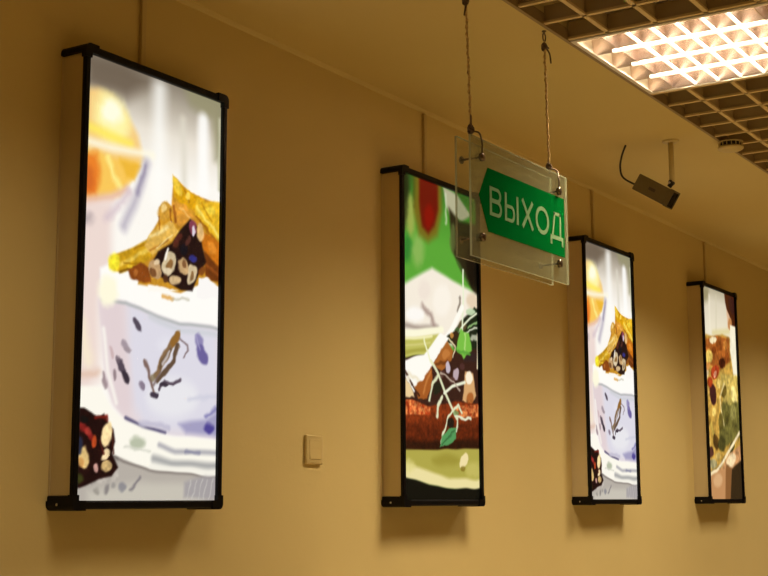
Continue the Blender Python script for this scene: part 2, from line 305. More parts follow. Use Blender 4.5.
# ------------------------------------------------------------------ backlit pictures
PICTURE_BERRY = [
  ('bg',[(0,(140,130,114)),(50,(178,168,152)),(130,(232,224,210)),(230,(253,249,241)),(1000,(254,250,243))]),
  ('poly',[(-10.8,-4.2),(118.4,-11.9),(222.3,9.0),(131.5,71.6),(52.8,77.3),(-4.4,73.4)],(108,94,78,0.9),60),
  ('poly',[(311.8,-19.6),(481.4,-24.8),(485.6,157.9),(449.9,152.4),(435.6,52.0),(350.7,34.1)],(150,145,112,0.9),45),
  ('line',[(240.5,24.2),(241.9,281.9)],48.0,(255,254,248,0.75),55),
  ('line',[(325.8,78.2),(334.2,239.5)],20.0,(222,216,200,0.8),30),
  ('line',[(400.9,60.3),(405.5,238.2)],39.0,(255,254,250,0.9),30),
  ('line',[(467.0,44.5),(467.4,226.3)],10.4,(200,198,168,0.9),14),
  ('poly',[(-12.0,332.2),(88.3,322.6),(96.3,528.7),(59.3,556.0),(66.5,734.2),(-4.7,782.7),(-8.1,564.3)],(238,218,210),45),
  ('poly',[(-16.5,81.2),(33.3,70.6),(78.8,77.8),(129.4,105.8),(168.2,152.0),(187.1,203.3),(171.0,230.8),(113.8,308.5),(-5.7,335.5)],(246,206,130),26),
  ('poly',[(128.9,105.9),(137.1,122.5),(139.8,140.1),(136.6,156.8),(128.0,170.9),(114.7,181.1),(98.3,186.4),(80.3,186.3),(62.5,180.9),(46.6,170.8),(34.2,157.0),(26.3,140.8),(23.7,123.8),(26.6,107.5),(34.8,93.5),(47.5,83.2),(63.6,77.5),(81.5,77.1),(99.5,82.0),(115.9,92.0)],(255,246,168),45),
  ('poly',[(111.6,104.0),(113.8,113.0),(112.7,122.5),(108.4,131.5),(101.4,139.1),(92.4,144.6),(82.2,147.5),(71.9,147.4),(62.5,144.4),(54.8,138.9),(49.6,131.3),(47.5,122.4),(48.5,113.1),(52.6,104.2),(59.4,96.6),(68.3,91.0),(78.5,88.0),(88.8,87.9),(98.4,90.8),(106.3,96.3)],(255,254,226),30),
  ('line',[(5.8,168.3),(82.6,176.3),(142.1,177.1)],20.7,(255,234,95,0.9),26),
  ('line',[(-5.2,203.1),(83.6,201.9),(217.8,189.5)],18.4,(255,250,228,0.85),24),
  ('poly',[(-10.1,231.7),(39.3,218.6),(84.4,222.9),(177.4,217.4),(164.9,248.8),(119.8,293.2),(49.9,322.8),(-5.9,331.0)],(250,200,90),22),
  ('poly',[(-10.1,231.7),(39.5,223.2),(50.7,264.9),(37.3,322.9),(-5.9,331.0)],(236,130,42),26),
  ('poly',[(32.5,282.5),(32.0,292.5),(29.7,301.9),(25.8,309.8),(20.8,315.3),(15.2,317.9),(9.4,317.5),(4.1,314.0),(-0.3,307.8),(-3.3,299.5),(-4.6,289.9),(-4.1,279.9),(-1.9,270.6),(1.9,262.7),(6.9,257.1),(12.5,254.4),(18.3,254.7),(23.7,258.2),(28.1,264.4),(31.1,272.8)],(212,104,38,0.9),26),
  ('line',[(71.6,225.7),(92.5,263.4),(113.1,289.8)],13.8,(255,238,140),20),
  ('poly',[(110.5,222.0),(177.5,222.2),(158.6,262.0),(131.9,262.6)],(240,184,56),20),
  ('line',[(0.5,336.6),(88.0,315.7),(132.9,290.7)],13.8,(232,186,165,0.9),26),
  ('line',[(197.9,215.6),(182.5,266.8),(157.6,326.3),(129.5,375.9)],21.6,(165,156,176,0.7),34),
  ('line',[(198.0,220.4),(185.6,256.6),(173.0,287.7)],9.2,(118,108,142,0.6),22),
  ('line',[(146.3,292.9),(98.6,339.3),(70.7,367.4)],16.1,(212,192,200,0.8),28),
  ('poly',[(33.0,371.7),(31.6,376.2),(27.4,380.7),(20.7,384.9),(12.2,388.3),(2.8,390.6),(-6.7,391.5),(-15.2,391.1),(-22.0,389.3),(-26.4,386.3),(-28.1,382.4),(-26.8,378.0),(-22.7,373.5),(-16.1,369.4),(-7.8,366.0),(1.6,363.6),(11.1,362.6),(19.8,363.0),(26.7,364.8),(31.3,367.8)],(185,168,168,0.85),28),
  ('line',[(-1.0,730.4),(56.4,717.2)],13.2,(226,192,170,0.9),24),
  ('line',[(-0.2,607.5),(27.7,693.0)],26.4,(252,238,205,0.8),40),
  ('poly',[(56.6,488.5),(93.8,464.9),(469.2,468.2),(478.4,852.0),(267.2,845.5),(158.9,818.2),(112.6,786.9),(85.6,744.0),(72.7,655.7),(56.2,556.4)],(230,216,218),12),
  ('poly',[(148.9,545.1),(223.6,568.9),(471.9,580.8),(478.2,842.2),(273.9,840.6),(205.4,825.1),(163.8,772.7)],(222,219,230),45),
  ('poly',[(59.3,556.0),(129.3,547.5),(170.3,772.3),(158.9,818.2),(105.9,776.2),(73.1,666.9)],(226,208,210,0.8),40),
  ('poly',[(400.4,753.8),(396.1,768.9),(382.9,783.1),(362.2,794.7),(336.3,802.8),(307.8,806.5),(279.6,805.5),(254.4,800.2),(234.4,791.0),(221.5,778.9),(216.7,764.9),(220.5,750.5),(232.6,736.8),(251.9,725.1),(276.8,716.7),(304.9,712.3),(333.6,712.6),(360.0,717.5),(381.3,726.6),(395.3,739.1)],(236,235,238,0.8),40),
  ('poly',[(323.9,632.1),(322.3,638.2),(317.4,644.0),(309.6,648.9),(299.8,652.5),(289.0,654.4),(278.1,654.4),(268.3,652.6),(260.5,649.2),(255.4,644.4),(253.5,638.7),(255.0,632.8),(259.8,627.1),(267.3,622.1),(277.0,618.5),(287.8,616.5),(298.7,616.4),(308.7,618.1),(316.7,621.5),(322.0,626.4)],(232,230,238,0.7),30),
  ('poly',[(56.4,484.0),(93.8,464.9),(221.1,493.8),(469.1,460.6),(471.8,573.4),(329.4,576.3),(209.7,561.1),(142.3,545.9),(62.0,546.7)],(255,253,247),14),
  ('line',[(68.7,554.9),(142.5,550.5),(209.9,565.8),(329.6,581.1),(471.9,578.3)],7.0,(172,176,174,0.9),11),
  ('line',[(223.9,575.9),(337.3,597.1),(468.4,593.7)],12.0,(202,206,210,0.7),18),
  ('poly',[(115.5,526.2),(114.3,537.0),(110.1,547.1),(103.3,555.5),(94.6,561.4),(84.9,564.3),(75.0,563.8),(66.1,560.0),(58.9,553.4),(54.1,544.6),(52.1,534.4),(53.2,523.8),(57.3,513.8),(63.9,505.4),(72.5,499.4),(82.2,496.3),(92.1,496.7),(101.2,500.3),(108.6,506.9),(113.5,515.9)],(255,250,222),26),
  ('line',[(74.5,621.9),(90.8,714.6),(118.7,779.9)],9.9,(252,247,238,0.9),14),
  ('line',[(267.2,521.1),(299.0,521.9)],9.6,(226,168,84,0.9),9),
  ('line',[(299.0,521.9),(357.0,519.7)],5.8,(196,190,168,0.8),9),
  ('poly',[(189.3,594.9),(193.2,599.7),(195.8,604.4),(197.0,608.6),(196.6,611.9),(194.6,613.9),(191.3,614.6),(186.9,613.7),(182.0,611.4),(176.9,608.0),(172.2,603.7),(168.4,599.0),(165.7,594.3),(164.5,590.1),(164.9,586.8),(166.9,584.8),(170.2,584.1),(174.5,585.0),(179.5,587.2),(184.5,590.6)],(84,74,88),7),
  ('poly',[(154.1,648.3),(156.3,652.9),(157.6,657.2),(157.7,661.0),(156.6,663.8),(154.6,665.4),(151.7,665.5),(148.4,664.2),(144.8,661.7),(141.3,658.1),(138.4,653.8),(136.2,649.3),(135.0,645.0),(134.9,641.2),(135.9,638.4),(137.9,636.9),(140.7,636.7),(144.1,637.9),(147.7,640.5),(151.2,644.0)],(150,135,145,0.8),8),
  ('poly',[(162.8,656.4),(162.4,657.9),(161.1,659.3),(158.9,660.5),(156.2,661.4),(153.2,661.9),(150.1,661.9),(147.4,661.5),(145.2,660.7),(143.8,659.6),(143.2,658.2),(143.7,656.8),(145.0,655.4),(147.1,654.2),(149.8,653.3),(152.8,652.8),(155.9,652.7),(158.7,653.1),(160.9,653.9),(162.3,655.1)],(160,145,150,0.7),7),
  ('poly',[(107.9,667.4),(108.8,671.5),(109.0,675.3),(108.5,678.5),(107.3,680.7),(105.5,681.8),(103.4,681.5),(101.1,680.1),(98.9,677.5),(97.0,674.1),(95.5,670.1),(94.6,666.0),(94.4,662.2),(94.9,659.1),(96.1,656.9),(97.9,655.8),(100.0,656.0),(102.3,657.5),(104.5,660.1),(106.4,663.5)],(196,166,166,0.7),8),
  ('poly',[(142.7,694.4),(145.2,700.4),(146.3,706.1),(146.0,711.0),(144.4,714.6),(141.4,716.5),(137.6,716.6),(133.1,714.9),(128.6,711.5),(124.3,706.8),(120.8,701.3),(118.3,695.4),(117.2,689.7),(117.5,684.8),(119.1,681.3),(122.0,679.3),(125.9,679.1),(130.3,680.8),(134.9,684.1),(139.1,688.9)],(84,72,84),7),
  ('poly',[(155.6,717.8),(158.1,722.3),(159.4,726.7),(159.4,730.6),(158.0,733.7),(155.4,735.5),(151.8,736.1),(147.6,735.2),(143.3,733.0),(139.1,729.7),(135.6,725.6),(133.1,721.2),(131.8,716.8),(131.9,712.9),(133.2,709.9),(135.8,708.0),(139.4,707.4),(143.5,708.3),(147.9,710.5),(152.1,713.8)],(58,48,58),7),
  ('poly',[(118.9,718.8),(119.5,723.7),(119.4,728.1),(118.7,731.7),(117.4,734.1),(115.8,735.1),(113.9,734.6),(111.9,732.6),(110.1,729.4),(108.6,725.1),(107.5,720.4),(107.0,715.6),(107.1,711.2),(107.8,707.6),(109.0,705.1),(110.7,704.1),(112.6,704.6),(114.5,706.6),(116.4,709.9),(117.9,714.1)],(130,110,115,0.8),7),
  ('poly',[(127.8,680.1),(127.6,682.9),(126.8,685.5),(125.4,687.6),(123.7,689.0),(121.7,689.6),(119.7,689.4),(117.9,688.2),(116.4,686.3),(115.4,683.9),(115.0,681.2),(115.2,678.3),(116.0,675.8),(117.3,673.6),(119.1,672.2),(121.0,671.6),(123.0,671.8),(124.9,673.0),(126.4,674.8),(127.4,677.3)],(110,95,105,0.8),6),
  ('poly',[(85.1,734.2),(86.9,740.2),(87.8,745.7),(88.0,750.3),(87.2,753.3),(85.6,754.7),(83.4,754.2),(80.8,751.8),(78.0,747.9),(75.3,742.7),(72.9,736.9),(71.2,731.0),(70.2,725.4),(70.1,720.9),(70.8,717.8),(72.4,716.5),(74.6,717.0),(77.2,719.3),(80.0,723.2),(82.7,728.3)],(140,118,124,0.8),9),
  ('line',[(319.5,606.2),(299.0,634.5),(272.1,674.8),(248.9,707.1)],19.2,(136,106,74),7),
  ('line',[(323.1,605.8),(305.9,629.0)],21.6,(146,102,46),7),
  ('line',[(295.8,646.7),(262.2,692.0)],9.2,(96,76,58,0.8),7),
  ('line',[(320.4,634.9),(310.7,669.1),(283.3,697.4),(256.2,720.6)],13.8,(100,78,60),6),
  ('line',[(292.3,649.3),(272.4,684.2)],5.8,(206,196,194,0.9),6),
  ('line',[(330.6,614.7),(356.4,629.1),(360.5,643.2),(346.3,658.9)],7.2,(128,108,110,0.85),6),
  ('line',[(263.8,741.1),(280.6,723.5),(308.9,726.2),(333.5,712.6)],9.2,(84,70,84,0.95),6),
  ('poly',[(291.3,729.8),(290.7,731.6),(288.8,733.3),(285.7,734.8),(281.8,735.8),(277.5,736.4),(273.2,736.4),(269.3,735.9),(266.2,734.9),(264.2,733.4),(263.5,731.7),(264.1,730.0),(266.0,728.3),(269.0,726.8),(272.9,725.7),(277.2,725.2),(281.5,725.1),(285.4,725.7),(288.5,726.7),(290.6,728.1)],(60,50,62),5),
  ('line',[(210.5,682.2),(228.7,717.9),(246.9,751.5)],9.2,(116,88,78,0.9),7),
  ('poly',[(260.7,752.9),(260.1,755.1),(258.2,757.2),(255.2,758.9),(251.4,760.2),(247.2,760.8),(243.0,760.7),(239.1,759.9),(236.1,758.6),(234.1,756.8),(233.3,754.7),(233.9,752.5),(235.8,750.4),(238.7,748.7),(242.5,747.5),(246.7,746.9),(251.0,746.9),(254.8,747.7),(257.9,749.0),(260.0,750.8)],(66,56,70),6),
  ('poly',[(210.9,736.6),(211.5,740.1),(211.2,743.5),(210.0,746.3),(208.1,748.3),(205.6,749.4),(202.8,749.3),(200.0,748.2),(197.4,746.1),(195.3,743.2),(193.8,739.9),(193.2,736.4),(193.5,733.1),(194.7,730.2),(196.6,728.2),(199.0,727.2),(201.8,727.2),(204.7,728.3),(207.3,730.4),(209.5,733.3)],(116,100,118,0.8),7),
  ('poly',[(249.1,714.1),(248.7,717.0),(247.3,719.7),(245.1,721.9),(242.3,723.4),(239.1,724.1),(235.9,723.9),(233.1,722.8),(230.7,720.9),(229.2,718.4),(228.6,715.6),(229.0,712.7),(230.4,710.0),(232.5,707.8),(235.4,706.3),(238.5,705.6),(241.7,705.8),(244.6,706.9),(246.9,708.8),(248.5,711.2)],(130,112,80,0.8),8),
  ('line',[(262.5,701.4),(242.8,730.8)],5.8,(120,100,96,0.8),6),
  ('poly',[(415.3,614.8),(416.2,621.6),(415.5,627.9),(413.4,633.3),(410.0,637.0),(405.7,638.9),(400.9,638.7),(396.1,636.4),(391.7,632.3),(388.1,626.8),(385.8,620.4),(384.9,613.7),(385.5,607.4),(387.6,602.0),(390.9,598.2),(395.2,596.3),(400.0,596.5),(404.9,598.7),(409.3,602.8),(412.9,608.4)],(140,132,176,0.95),10),
  ('poly',[(430.7,643.7),(433.1,651.8),(433.5,659.5),(431.9,666.1),(428.3,670.9),(423.2,673.5),(417.1,673.7),(410.5,671.3),(404.2,666.7),(398.7,660.4),(394.5,652.8),(392.1,644.9),(391.7,637.2),(393.3,630.7),(396.8,625.8),(401.9,623.2),(408.0,623.0),(414.5,625.2),(420.9,629.8),(426.5,636.2)],(108,98,154),11),
  ('line',[(388.9,604.1),(404.7,636.8)],4.8,(170,164,200,0.8),8),
  ('line',[(152.2,811.8),(205.6,832.0),(284.4,842.5)],8.4,(92,86,118,0.95),8),
  ('line',[(198.6,820.9),(294.5,830.5)],13.2,(190,186,206,0.8),14),
  ('poly',[(329.5,819.6),(427.9,805.5),(484.4,778.2),(485.9,844.4),(358.9,842.0)],(158,153,190,0.9),20),
  ('poly',[(462.4,823.3),(461.6,827.1),(459.0,830.7),(454.8,833.5),(449.6,835.4),(443.8,836.3),(437.9,835.9),(432.6,834.4),(428.4,831.9),(425.7,828.6),(424.7,825.0),(425.5,821.2),(428.0,817.7),(432.1,814.8),(437.3,812.9),(443.1,812.0),(449.0,812.4),(454.3,813.8),(458.6,816.4),(461.4,819.6)],(80,70,146),12),
  ('line',[(427.7,798.2),(468.9,774.1)],8.2,(126,122,176,0.9),11),
  ('line',[(371.1,760.3),(468.2,744.7)],9.6,(205,205,220,0.8),16),
  ('poly',[(-12.2,748.6),(67.0,747.5),(106.5,794.0),(152.5,820.7),(267.2,847.8),(486.2,854.2),(488.5,953.9),(236.1,938.1),(110.8,904.7),(-6.9,869.0)],(253,249,236),12),
  ('line',[(268.1,873.2),(324.3,883.2),(486.9,883.5)],11.5,(164,162,170,0.85),14),
  ('line',[(248.5,903.7),(311.0,911.5),(487.6,915.1)],15.4,(156,156,156,0.85),18),
  ('line',[(360.1,884.5),(411.3,885.5)],7.2,(120,120,150,0.7),10),
  ('poly',[(216.9,868.0),(215.7,872.3),(212.1,876.2),(206.3,879.4),(198.9,881.5),(190.8,882.4),(182.6,882.0),(175.2,880.3),(169.3,877.5),(165.5,873.9),(164.1,869.8),(165.2,865.6),(168.8,861.7),(174.4,858.5),(181.7,856.3),(189.8,855.3),(198.0,855.7),(205.5,857.3),(211.5,860.2),(215.4,863.8)],(174,182,156,0.85),16),
  ('line',[(148.1,877.0),(234.4,888.0)],4.4,(206,206,192,0.8),10),
  ('poly',[(110.7,900.3),(136.3,904.1),(235.8,929.0),(488.4,946.7),(490.2,1026.4),(-23.7,1021.9),(-2.8,962.8)],(182,174,164),11),
  ('poly',[(203.3,956.6),(428.2,959.3),(429.6,1016.4),(41.1,1014.0),(39.7,979.7)],(202,196,182,0.9),32),
  ('line',[(113.8,900.2),(149.4,912.7),(235.8,929.0),(376.1,938.5),(480.6,944.3)],6.2,(126,116,110,0.85),8),
  ('line',[(235.5,919.9),(480.3,932.2)],6.9,(244,240,228,0.9),9),
  ('poly',[(101.8,974.7),(99.9,977.8),(97.5,980.4),(94.9,982.3),(92.2,983.2),(89.8,983.2),(87.8,982.1),(86.5,980.2),(86.1,977.5),(86.4,974.4),(87.6,971.2),(89.5,968.1),(91.8,965.5),(94.5,963.6),(97.2,962.6),(99.6,962.6),(101.6,963.7),(102.9,965.6),(103.3,968.3),(103.0,971.4)],(128,122,120,0.85),10),
  ('poly',[(158.0,970.4),(157.5,973.1),(155.8,975.6),(153.0,977.6),(149.4,978.9),(145.5,979.3),(141.5,978.9),(137.9,977.6),(135.0,975.7),(133.1,973.3),(132.4,970.5),(132.9,967.8),(134.6,965.3),(137.4,963.4),(140.9,962.1),(144.8,961.6),(148.8,962.0),(152.5,963.2),(155.4,965.2),(157.3,967.6)],(132,130,136,0.8),10),
  ('line',[(171.2,974.8),(206.4,949.8)],5.7,(120,114,118,0.85),8),
  ('poly',[(71.3,977.4),(71.0,979.4),(70.1,981.2),(68.5,982.6),(66.5,983.6),(64.2,983.9),(61.9,983.6),(59.8,982.7),(58.2,981.2),(57.0,979.4),(56.6,977.4),(56.9,975.4),(57.9,973.6),(59.4,972.2),(61.4,971.3),(63.7,970.9),(66.0,971.2),(68.1,972.1),(69.8,973.6),(70.9,975.4)],(150,144,134,0.8),9),
  ('poly',[(122.7,966.2),(122.5,968.2),(121.6,970.1),(120.3,971.5),(118.6,972.5),(116.6,972.8),(114.7,972.5),(112.9,971.6),(111.4,970.1),(110.5,968.3),(110.1,966.3),(110.3,964.2),(111.1,962.4),(112.5,960.9),(114.2,960.0),(116.1,959.6),(118.1,959.9),(119.9,960.9),(121.3,962.3),(122.3,964.1)],(150,145,140,0.8),8),
  ('poly',[(355.0,957.5),(435.1,937.7),(488.2,941.8),(489.5,995.1),(356.0,992.6)],(164,158,160,0.9),16),
  ('line',[(380.1,950.2),(366.8,992.6)],3.1,(198,194,188,0.9),5),
  ('line',[(400.2,950.0),(386.7,992.6)],3.1,(198,194,188,0.9),5),
  ('line',[(420.5,949.8),(406.8,992.6)],3.1,(198,194,188,0.9),5),
  ('line',[(441.0,949.6),(427.2,992.6)],3.1,(198,194,188,0.9),5),
  ('line',[(461.7,949.4),(447.7,992.6)],3.1,(198,194,188,0.9),5),
  ('poly',[(204.6,413.2),(224.0,374.3),(250.6,336.0),(267.0,294.2),(292.2,299.4),(297.1,224.5),(356.8,252.6),(472.3,266.6),(477.1,469.7),(400.5,477.2),(327.3,503.9),(180.7,503.8)],(206,146,40),8),
  ('poly',[(84.5,473.2),(109.1,444.2),(164.3,419.5),(217.7,392.0),(252.7,398.5),(219.3,441.8),(172.7,467.5),(127.0,485.5),(97.7,482.7)],(204,154,28),8),
  ('poly',[(116.1,463.7),(114.0,470.2),(110.6,476.1),(106.1,480.8),(101.1,483.9),(96.0,485.0),(91.3,484.0),(87.5,481.1),(84.9,476.6),(83.9,470.8),(84.4,464.3),(86.4,457.8),(89.9,451.9),(94.3,447.2),(99.3,444.1),(104.4,442.9),(109.2,443.9),(113.0,446.7),(115.6,451.3),(116.7,457.2)],(250,232,52),13),
  ('line',[(119.7,465.8),(171.7,439.5),(218.4,413.4)],9.2,(238,202,84,0.9),9),
  ('line',[(117.1,482.3),(172.6,465.1)],6.0,(118,82,14,0.9),7),
  ('line',[(132.6,459.3),(178.9,454.8)],4.6,(160,112,16,0.8),6),
  ('line',[(164.4,424.1),(217.9,399.2)],4.8,(168,116,20,0.8),6),
  ('poly',[(162.5,464.2),(162.1,466.0),(160.7,467.8),(158.6,469.3),(155.9,470.5),(152.8,471.2),(149.7,471.4),(147.0,471.0),(144.7,470.1),(143.3,468.7),(142.7,467.1),(143.1,465.3),(144.5,463.6),(146.6,462.0),(149.4,460.8),(152.4,460.1),(155.5,459.9),(158.3,460.3),(160.5,461.2),(162.0,462.6)],(236,196,50,0.9),6),
  ('poly',[(143.1,476.3),(192.3,450.5),(220.0,460.7),(228.0,495.2),(187.3,500.6),(153.5,491.2)],(138,70,22),8),
  ('poly',[(183.1,477.7),(182.7,480.7),(181.4,483.5),(179.3,485.8),(176.5,487.6),(173.4,488.4),(170.3,488.4),(167.5,487.5),(165.2,485.7),(163.7,483.3),(163.1,480.5),(163.5,477.6),(164.8,474.8),(167.0,472.4),(169.7,470.7),(172.8,469.8),(175.9,469.8),(178.7,470.7),(181.0,472.5),(182.5,474.9)],(176,104,44,0.9),7),
  ('poly',[(201.1,409.0),(223.8,369.5),(293.3,335.9),(323.0,357.9),(273.7,395.1),(225.9,431.3)],(228,180,82),8),
  ('line',[(217.6,389.7),(279.5,352.9)],9.2,(248,218,140,0.95),9),
  ('line',[(218.5,418.1),(280.5,384.4)],6.2,(180,120,40,0.9),7),
  ('line',[(239.1,410.2),(294.3,367.5)],3.8,(250,226,150,0.8),5),
  ('poly',[(292.1,315.2),(288.9,323.0),(283.5,330.1),(276.6,335.8),(268.9,339.5),(261.1,341.0),(254.0,339.9),(248.2,336.6),(244.3,331.3),(242.7,324.5),(243.5,316.8),(246.7,309.1),(252.0,302.0),(258.7,296.3),(266.4,292.5),(274.3,290.9),(281.5,291.9),(287.4,295.2),(291.4,300.6),(293.0,307.5)],(208,152,54),8),
  ('poly',[(275.2,307.3),(274.8,311.2),(273.3,314.9),(270.9,318.0),(267.8,320.3),(264.3,321.5),(260.8,321.5),(257.6,320.4),(255.0,318.1),(253.3,315.1),(252.7,311.4),(253.1,307.6),(254.6,303.9),(257.0,300.8),(260.1,298.5),(263.5,297.3),(267.1,297.2),(270.3,298.4),(272.9,300.6),(274.6,303.7)],(244,208,130,0.95),8),
  ('line',[(247.0,331.8),(251.4,360.1)],4.8,(150,92,24,0.8),6),
  ('line',[(288.8,304.9),(293.4,338.4)],5.3,(140,78,20,0.85),6),
  ('poly',[(293.5,222.8),(326.8,238.5),(360.6,254.4),(410.0,262.7),(384.3,295.2),(328.2,287.9),(298.6,273.6)],(224,164,20),8),
  ('poly',[(320.1,241.6),(324.0,248.1),(326.3,254.5),(327.0,260.2),(325.8,264.5),(323.0,267.2),(318.8,267.8),(313.6,266.4),(307.9,263.1),(302.4,258.3),(297.4,252.3),(293.6,245.8),(291.3,239.5),(290.6,233.8),(291.7,229.5),(294.5,226.8),(298.7,226.1),(303.9,227.5),(309.5,230.7),(315.1,235.6)],(244,204,62,0.95),9),
  ('line',[(334.4,246.9),(357.5,277.5)],5.5,(182,120,10,0.9),6),
  ('poly',[(358.0,260.3),(359.2,263.1),(359.5,266.0),(358.9,268.6),(357.3,270.8),(355.0,272.3),(352.2,273.0),(349.1,272.9),(346.1,271.8),(343.5,270.0),(341.4,267.6),(340.2,264.8),(339.9,262.0),(340.5,259.3),(342.1,257.1),(344.4,255.6),(347.2,254.9),(350.3,255.0),(353.3,256.1),(355.9,257.9)],(250,214,90,0.9),6),
  ('poly',[(291.8,284.7),(343.0,290.1),(377.2,313.9),(337.3,345.7),(304.2,336.5)],(224,154,54),8),
  ('line',[(299.3,295.6),(307.8,335.9)],6.0,(146,82,24,0.9),6),
  ('line',[(321.2,299.0),(358.7,319.7)],6.0,(246,190,100,0.9),6),
  ('poly',[(379.7,265.8),(472.1,258.9),(474.3,353.3),(419.6,336.9),(377.0,304.0)],(234,184,40),9),
  ('line',[(384.1,287.7),(419.0,314.2),(470.2,343.8)],8.5,(252,224,104,0.95),9),
  ('poly',[(453.0,280.3),(452.1,283.6),(449.4,286.9),(445.2,290.0),(439.8,292.4),(433.9,293.9),(427.9,294.5),(422.6,294.0),(418.3,292.5),(415.5,290.2),(414.5,287.2),(415.3,283.9),(418.0,280.6),(422.1,277.6),(427.4,275.2),(433.4,273.6),(439.4,273.1),(444.8,273.5),(449.1,275.0),(452.0,277.3)],(246,214,70,0.9),9),
  ('line',[(402.5,269.2),(442.1,312.8)],5.0,(196,134,16,0.8),6),
  ('line',[(380.8,308.3),(435.2,344.4),(470.7,364.1)],6.0,(156,90,16,0.9),7),
  ('poly',[(389.2,336.9),(474.5,358.4),(476.3,434.4),(421.5,412.0)],(198,112,24),9),
  ('poly',[(458.2,372.7),(460.5,377.7),(461.1,382.7),(460.1,387.4),(457.4,391.1),(453.4,393.6),(448.5,394.6),(443.1,394.0),(437.8,391.9),(433.1,388.5),(429.4,384.1),(427.1,379.2),(426.5,374.2),(427.5,369.6),(430.2,365.8),(434.1,363.3),(439.0,362.3),(444.4,362.8),(449.7,364.9),(454.5,368.3)],(226,140,44,0.9),9),
  ('poly',[(413.3,388.2),(476.0,424.3),(477.0,464.6),(422.7,456.9)],(112,56,18),10),
  ('line',[(414.1,418.1),(468.7,445.5)],7.5,(160,84,30,0.8),8),
  ('poly',[(216.6,463.6),(246.3,418.7),(295.0,389.3),(322.9,355.4),(358.7,319.7),(393.1,341.3),(405.4,379.4),(421.6,417.0),(392.4,456.0),(371.1,495.9),(327.1,496.6),(255.2,477.3)],(38,20,17),8),
  ('poly',[(385.1,335.9),(386.0,341.1),(385.3,346.3),(383.1,350.9),(379.7,354.3),(375.5,356.4),(370.7,356.9),(365.9,355.7),(361.6,353.0),(358.2,349.1),(355.9,344.2),(355.1,339.0),(355.8,333.9),(357.9,329.3),(361.2,325.9),(365.5,323.7),(370.2,323.2),(375.0,324.4),(379.4,327.0),(382.9,331.0)],(140,66,84,0.95),7),
  ('poly',[(381.1,345.8),(380.9,349.7),(380.0,353.3),(378.6,356.3),(376.8,358.4),(374.7,359.3),(372.6,359.0),(370.7,357.6),(369.2,355.1),(368.1,351.8),(367.7,348.0),(367.9,344.1),(368.8,340.5),(370.2,337.5),(372.0,335.4),(374.1,334.5),(376.1,334.7),(378.1,336.2),(379.6,338.7),(380.7,342.0)],(222,210,220),5),
  ('poly',[(414.4,344.5),(414.8,351.4),(413.9,358.0),(411.6,363.5),(408.4,367.4),(404.4,369.4),(400.0,369.3),(395.7,367.0),(392.0,362.8),(389.1,357.1),(387.3,350.5),(386.9,343.6),(387.8,337.1),(390.0,331.6),(393.2,327.6),(397.2,325.6),(401.6,325.7),(405.9,328.0),(409.7,332.2),(412.6,337.9)],(230,186,120),8),
  ('poly',[(385.2,412.4),(384.6,415.1),(382.9,417.7),(380.1,420.0),(376.6,421.7),(372.8,422.7),(368.8,422.8),(365.3,422.1),(362.5,420.7),(360.6,418.6),(359.9,416.1),(360.5,413.5),(362.2,410.9),(364.9,408.6),(368.4,406.9),(372.3,405.9),(376.2,405.7),(379.8,406.4),(382.6,407.8),(384.5,409.9)],(50,50,130,0.9),7),
  ('poly',[(352.7,400.9),(349.8,405.4),(345.8,409.4),(341.2,412.5),(336.4,414.2),(331.7,414.6),(327.8,413.4),(325.0,411.0),(323.5,407.4),(323.5,403.1),(325.0,398.4),(327.9,393.8),(331.8,389.9),(336.4,386.8),(341.3,385.0),(345.9,384.6),(349.9,385.7),(352.7,388.2),(354.2,391.8),(354.2,396.2)],(24,20,26),8),
  ('poly',[(320.2,387.8),(319.8,390.9),(318.3,393.9),(316.0,396.4),(313.0,398.2),(309.7,399.2),(306.3,399.3),(303.3,398.4),(300.8,396.6),(299.2,394.1),(298.6,391.2),(299.1,388.1),(300.5,385.2),(302.8,382.6),(305.8,380.8),(309.1,379.8),(312.5,379.7),(315.5,380.6),(318.0,382.4),(319.6,384.9)],(84,40,26,0.9),7),
  ('poly',[(360.1,372.5),(358.7,377.2),(356.7,381.4),(354.3,384.9),(351.8,387.1),(349.4,387.9),(347.3,387.3),(345.8,385.2),(344.9,381.9),(344.8,377.7),(345.5,373.1),(346.9,368.4),(348.9,364.1),(351.3,360.7),(353.8,358.4),(356.2,357.6),(358.3,358.2),(359.8,360.3),(360.7,363.6),(360.8,367.8)],(90,48,40,0.8),6),
  ('poly',[(310.7,440.5),(307.7,450.4),(302.7,459.5),(296.0,466.8),(288.3,471.6),(280.4,473.5),(273.1,472.3),(267.1,468.1),(262.9,461.3),(260.9,452.6),(261.4,442.9),(264.2,433.0),(269.2,424.0),(275.8,416.6),(283.4,411.7),(291.3,409.7),(298.7,410.8),(304.9,415.0),(309.2,421.8),(311.2,430.6)],(208,188,150),6),
  ('poly',[(298.4,445.7),(297.1,450.3),(294.9,454.5),(292.0,457.9),(288.7,460.1),(285.3,460.9),(282.1,460.4),(279.6,458.4),(277.8,455.3),(277.0,451.3),(277.2,446.7),(278.5,442.2),(280.7,438.0),(283.6,434.6),(286.9,432.4),(290.3,431.5),(293.5,432.0),(296.1,434.0),(297.9,437.1),(298.7,441.2)],(150,108,60),6),
  ('line',[(284.7,405.5),(271.3,429.3)],6.2,(250,242,228),5),
  ('poly',[(297.1,459.4),(296.5,461.8),(294.5,464.1),(291.4,466.1),(287.5,467.7),(283.2,468.6),(278.8,468.9),(274.8,468.4),(271.6,467.2),(269.6,465.5),(268.8,463.4),(269.4,461.1),(271.4,458.8),(274.4,456.8),(278.3,455.2),(282.7,454.2),(287.1,453.9),(291.1,454.4),(294.3,455.6),(296.4,457.3)],(232,214,180,0.9),6),
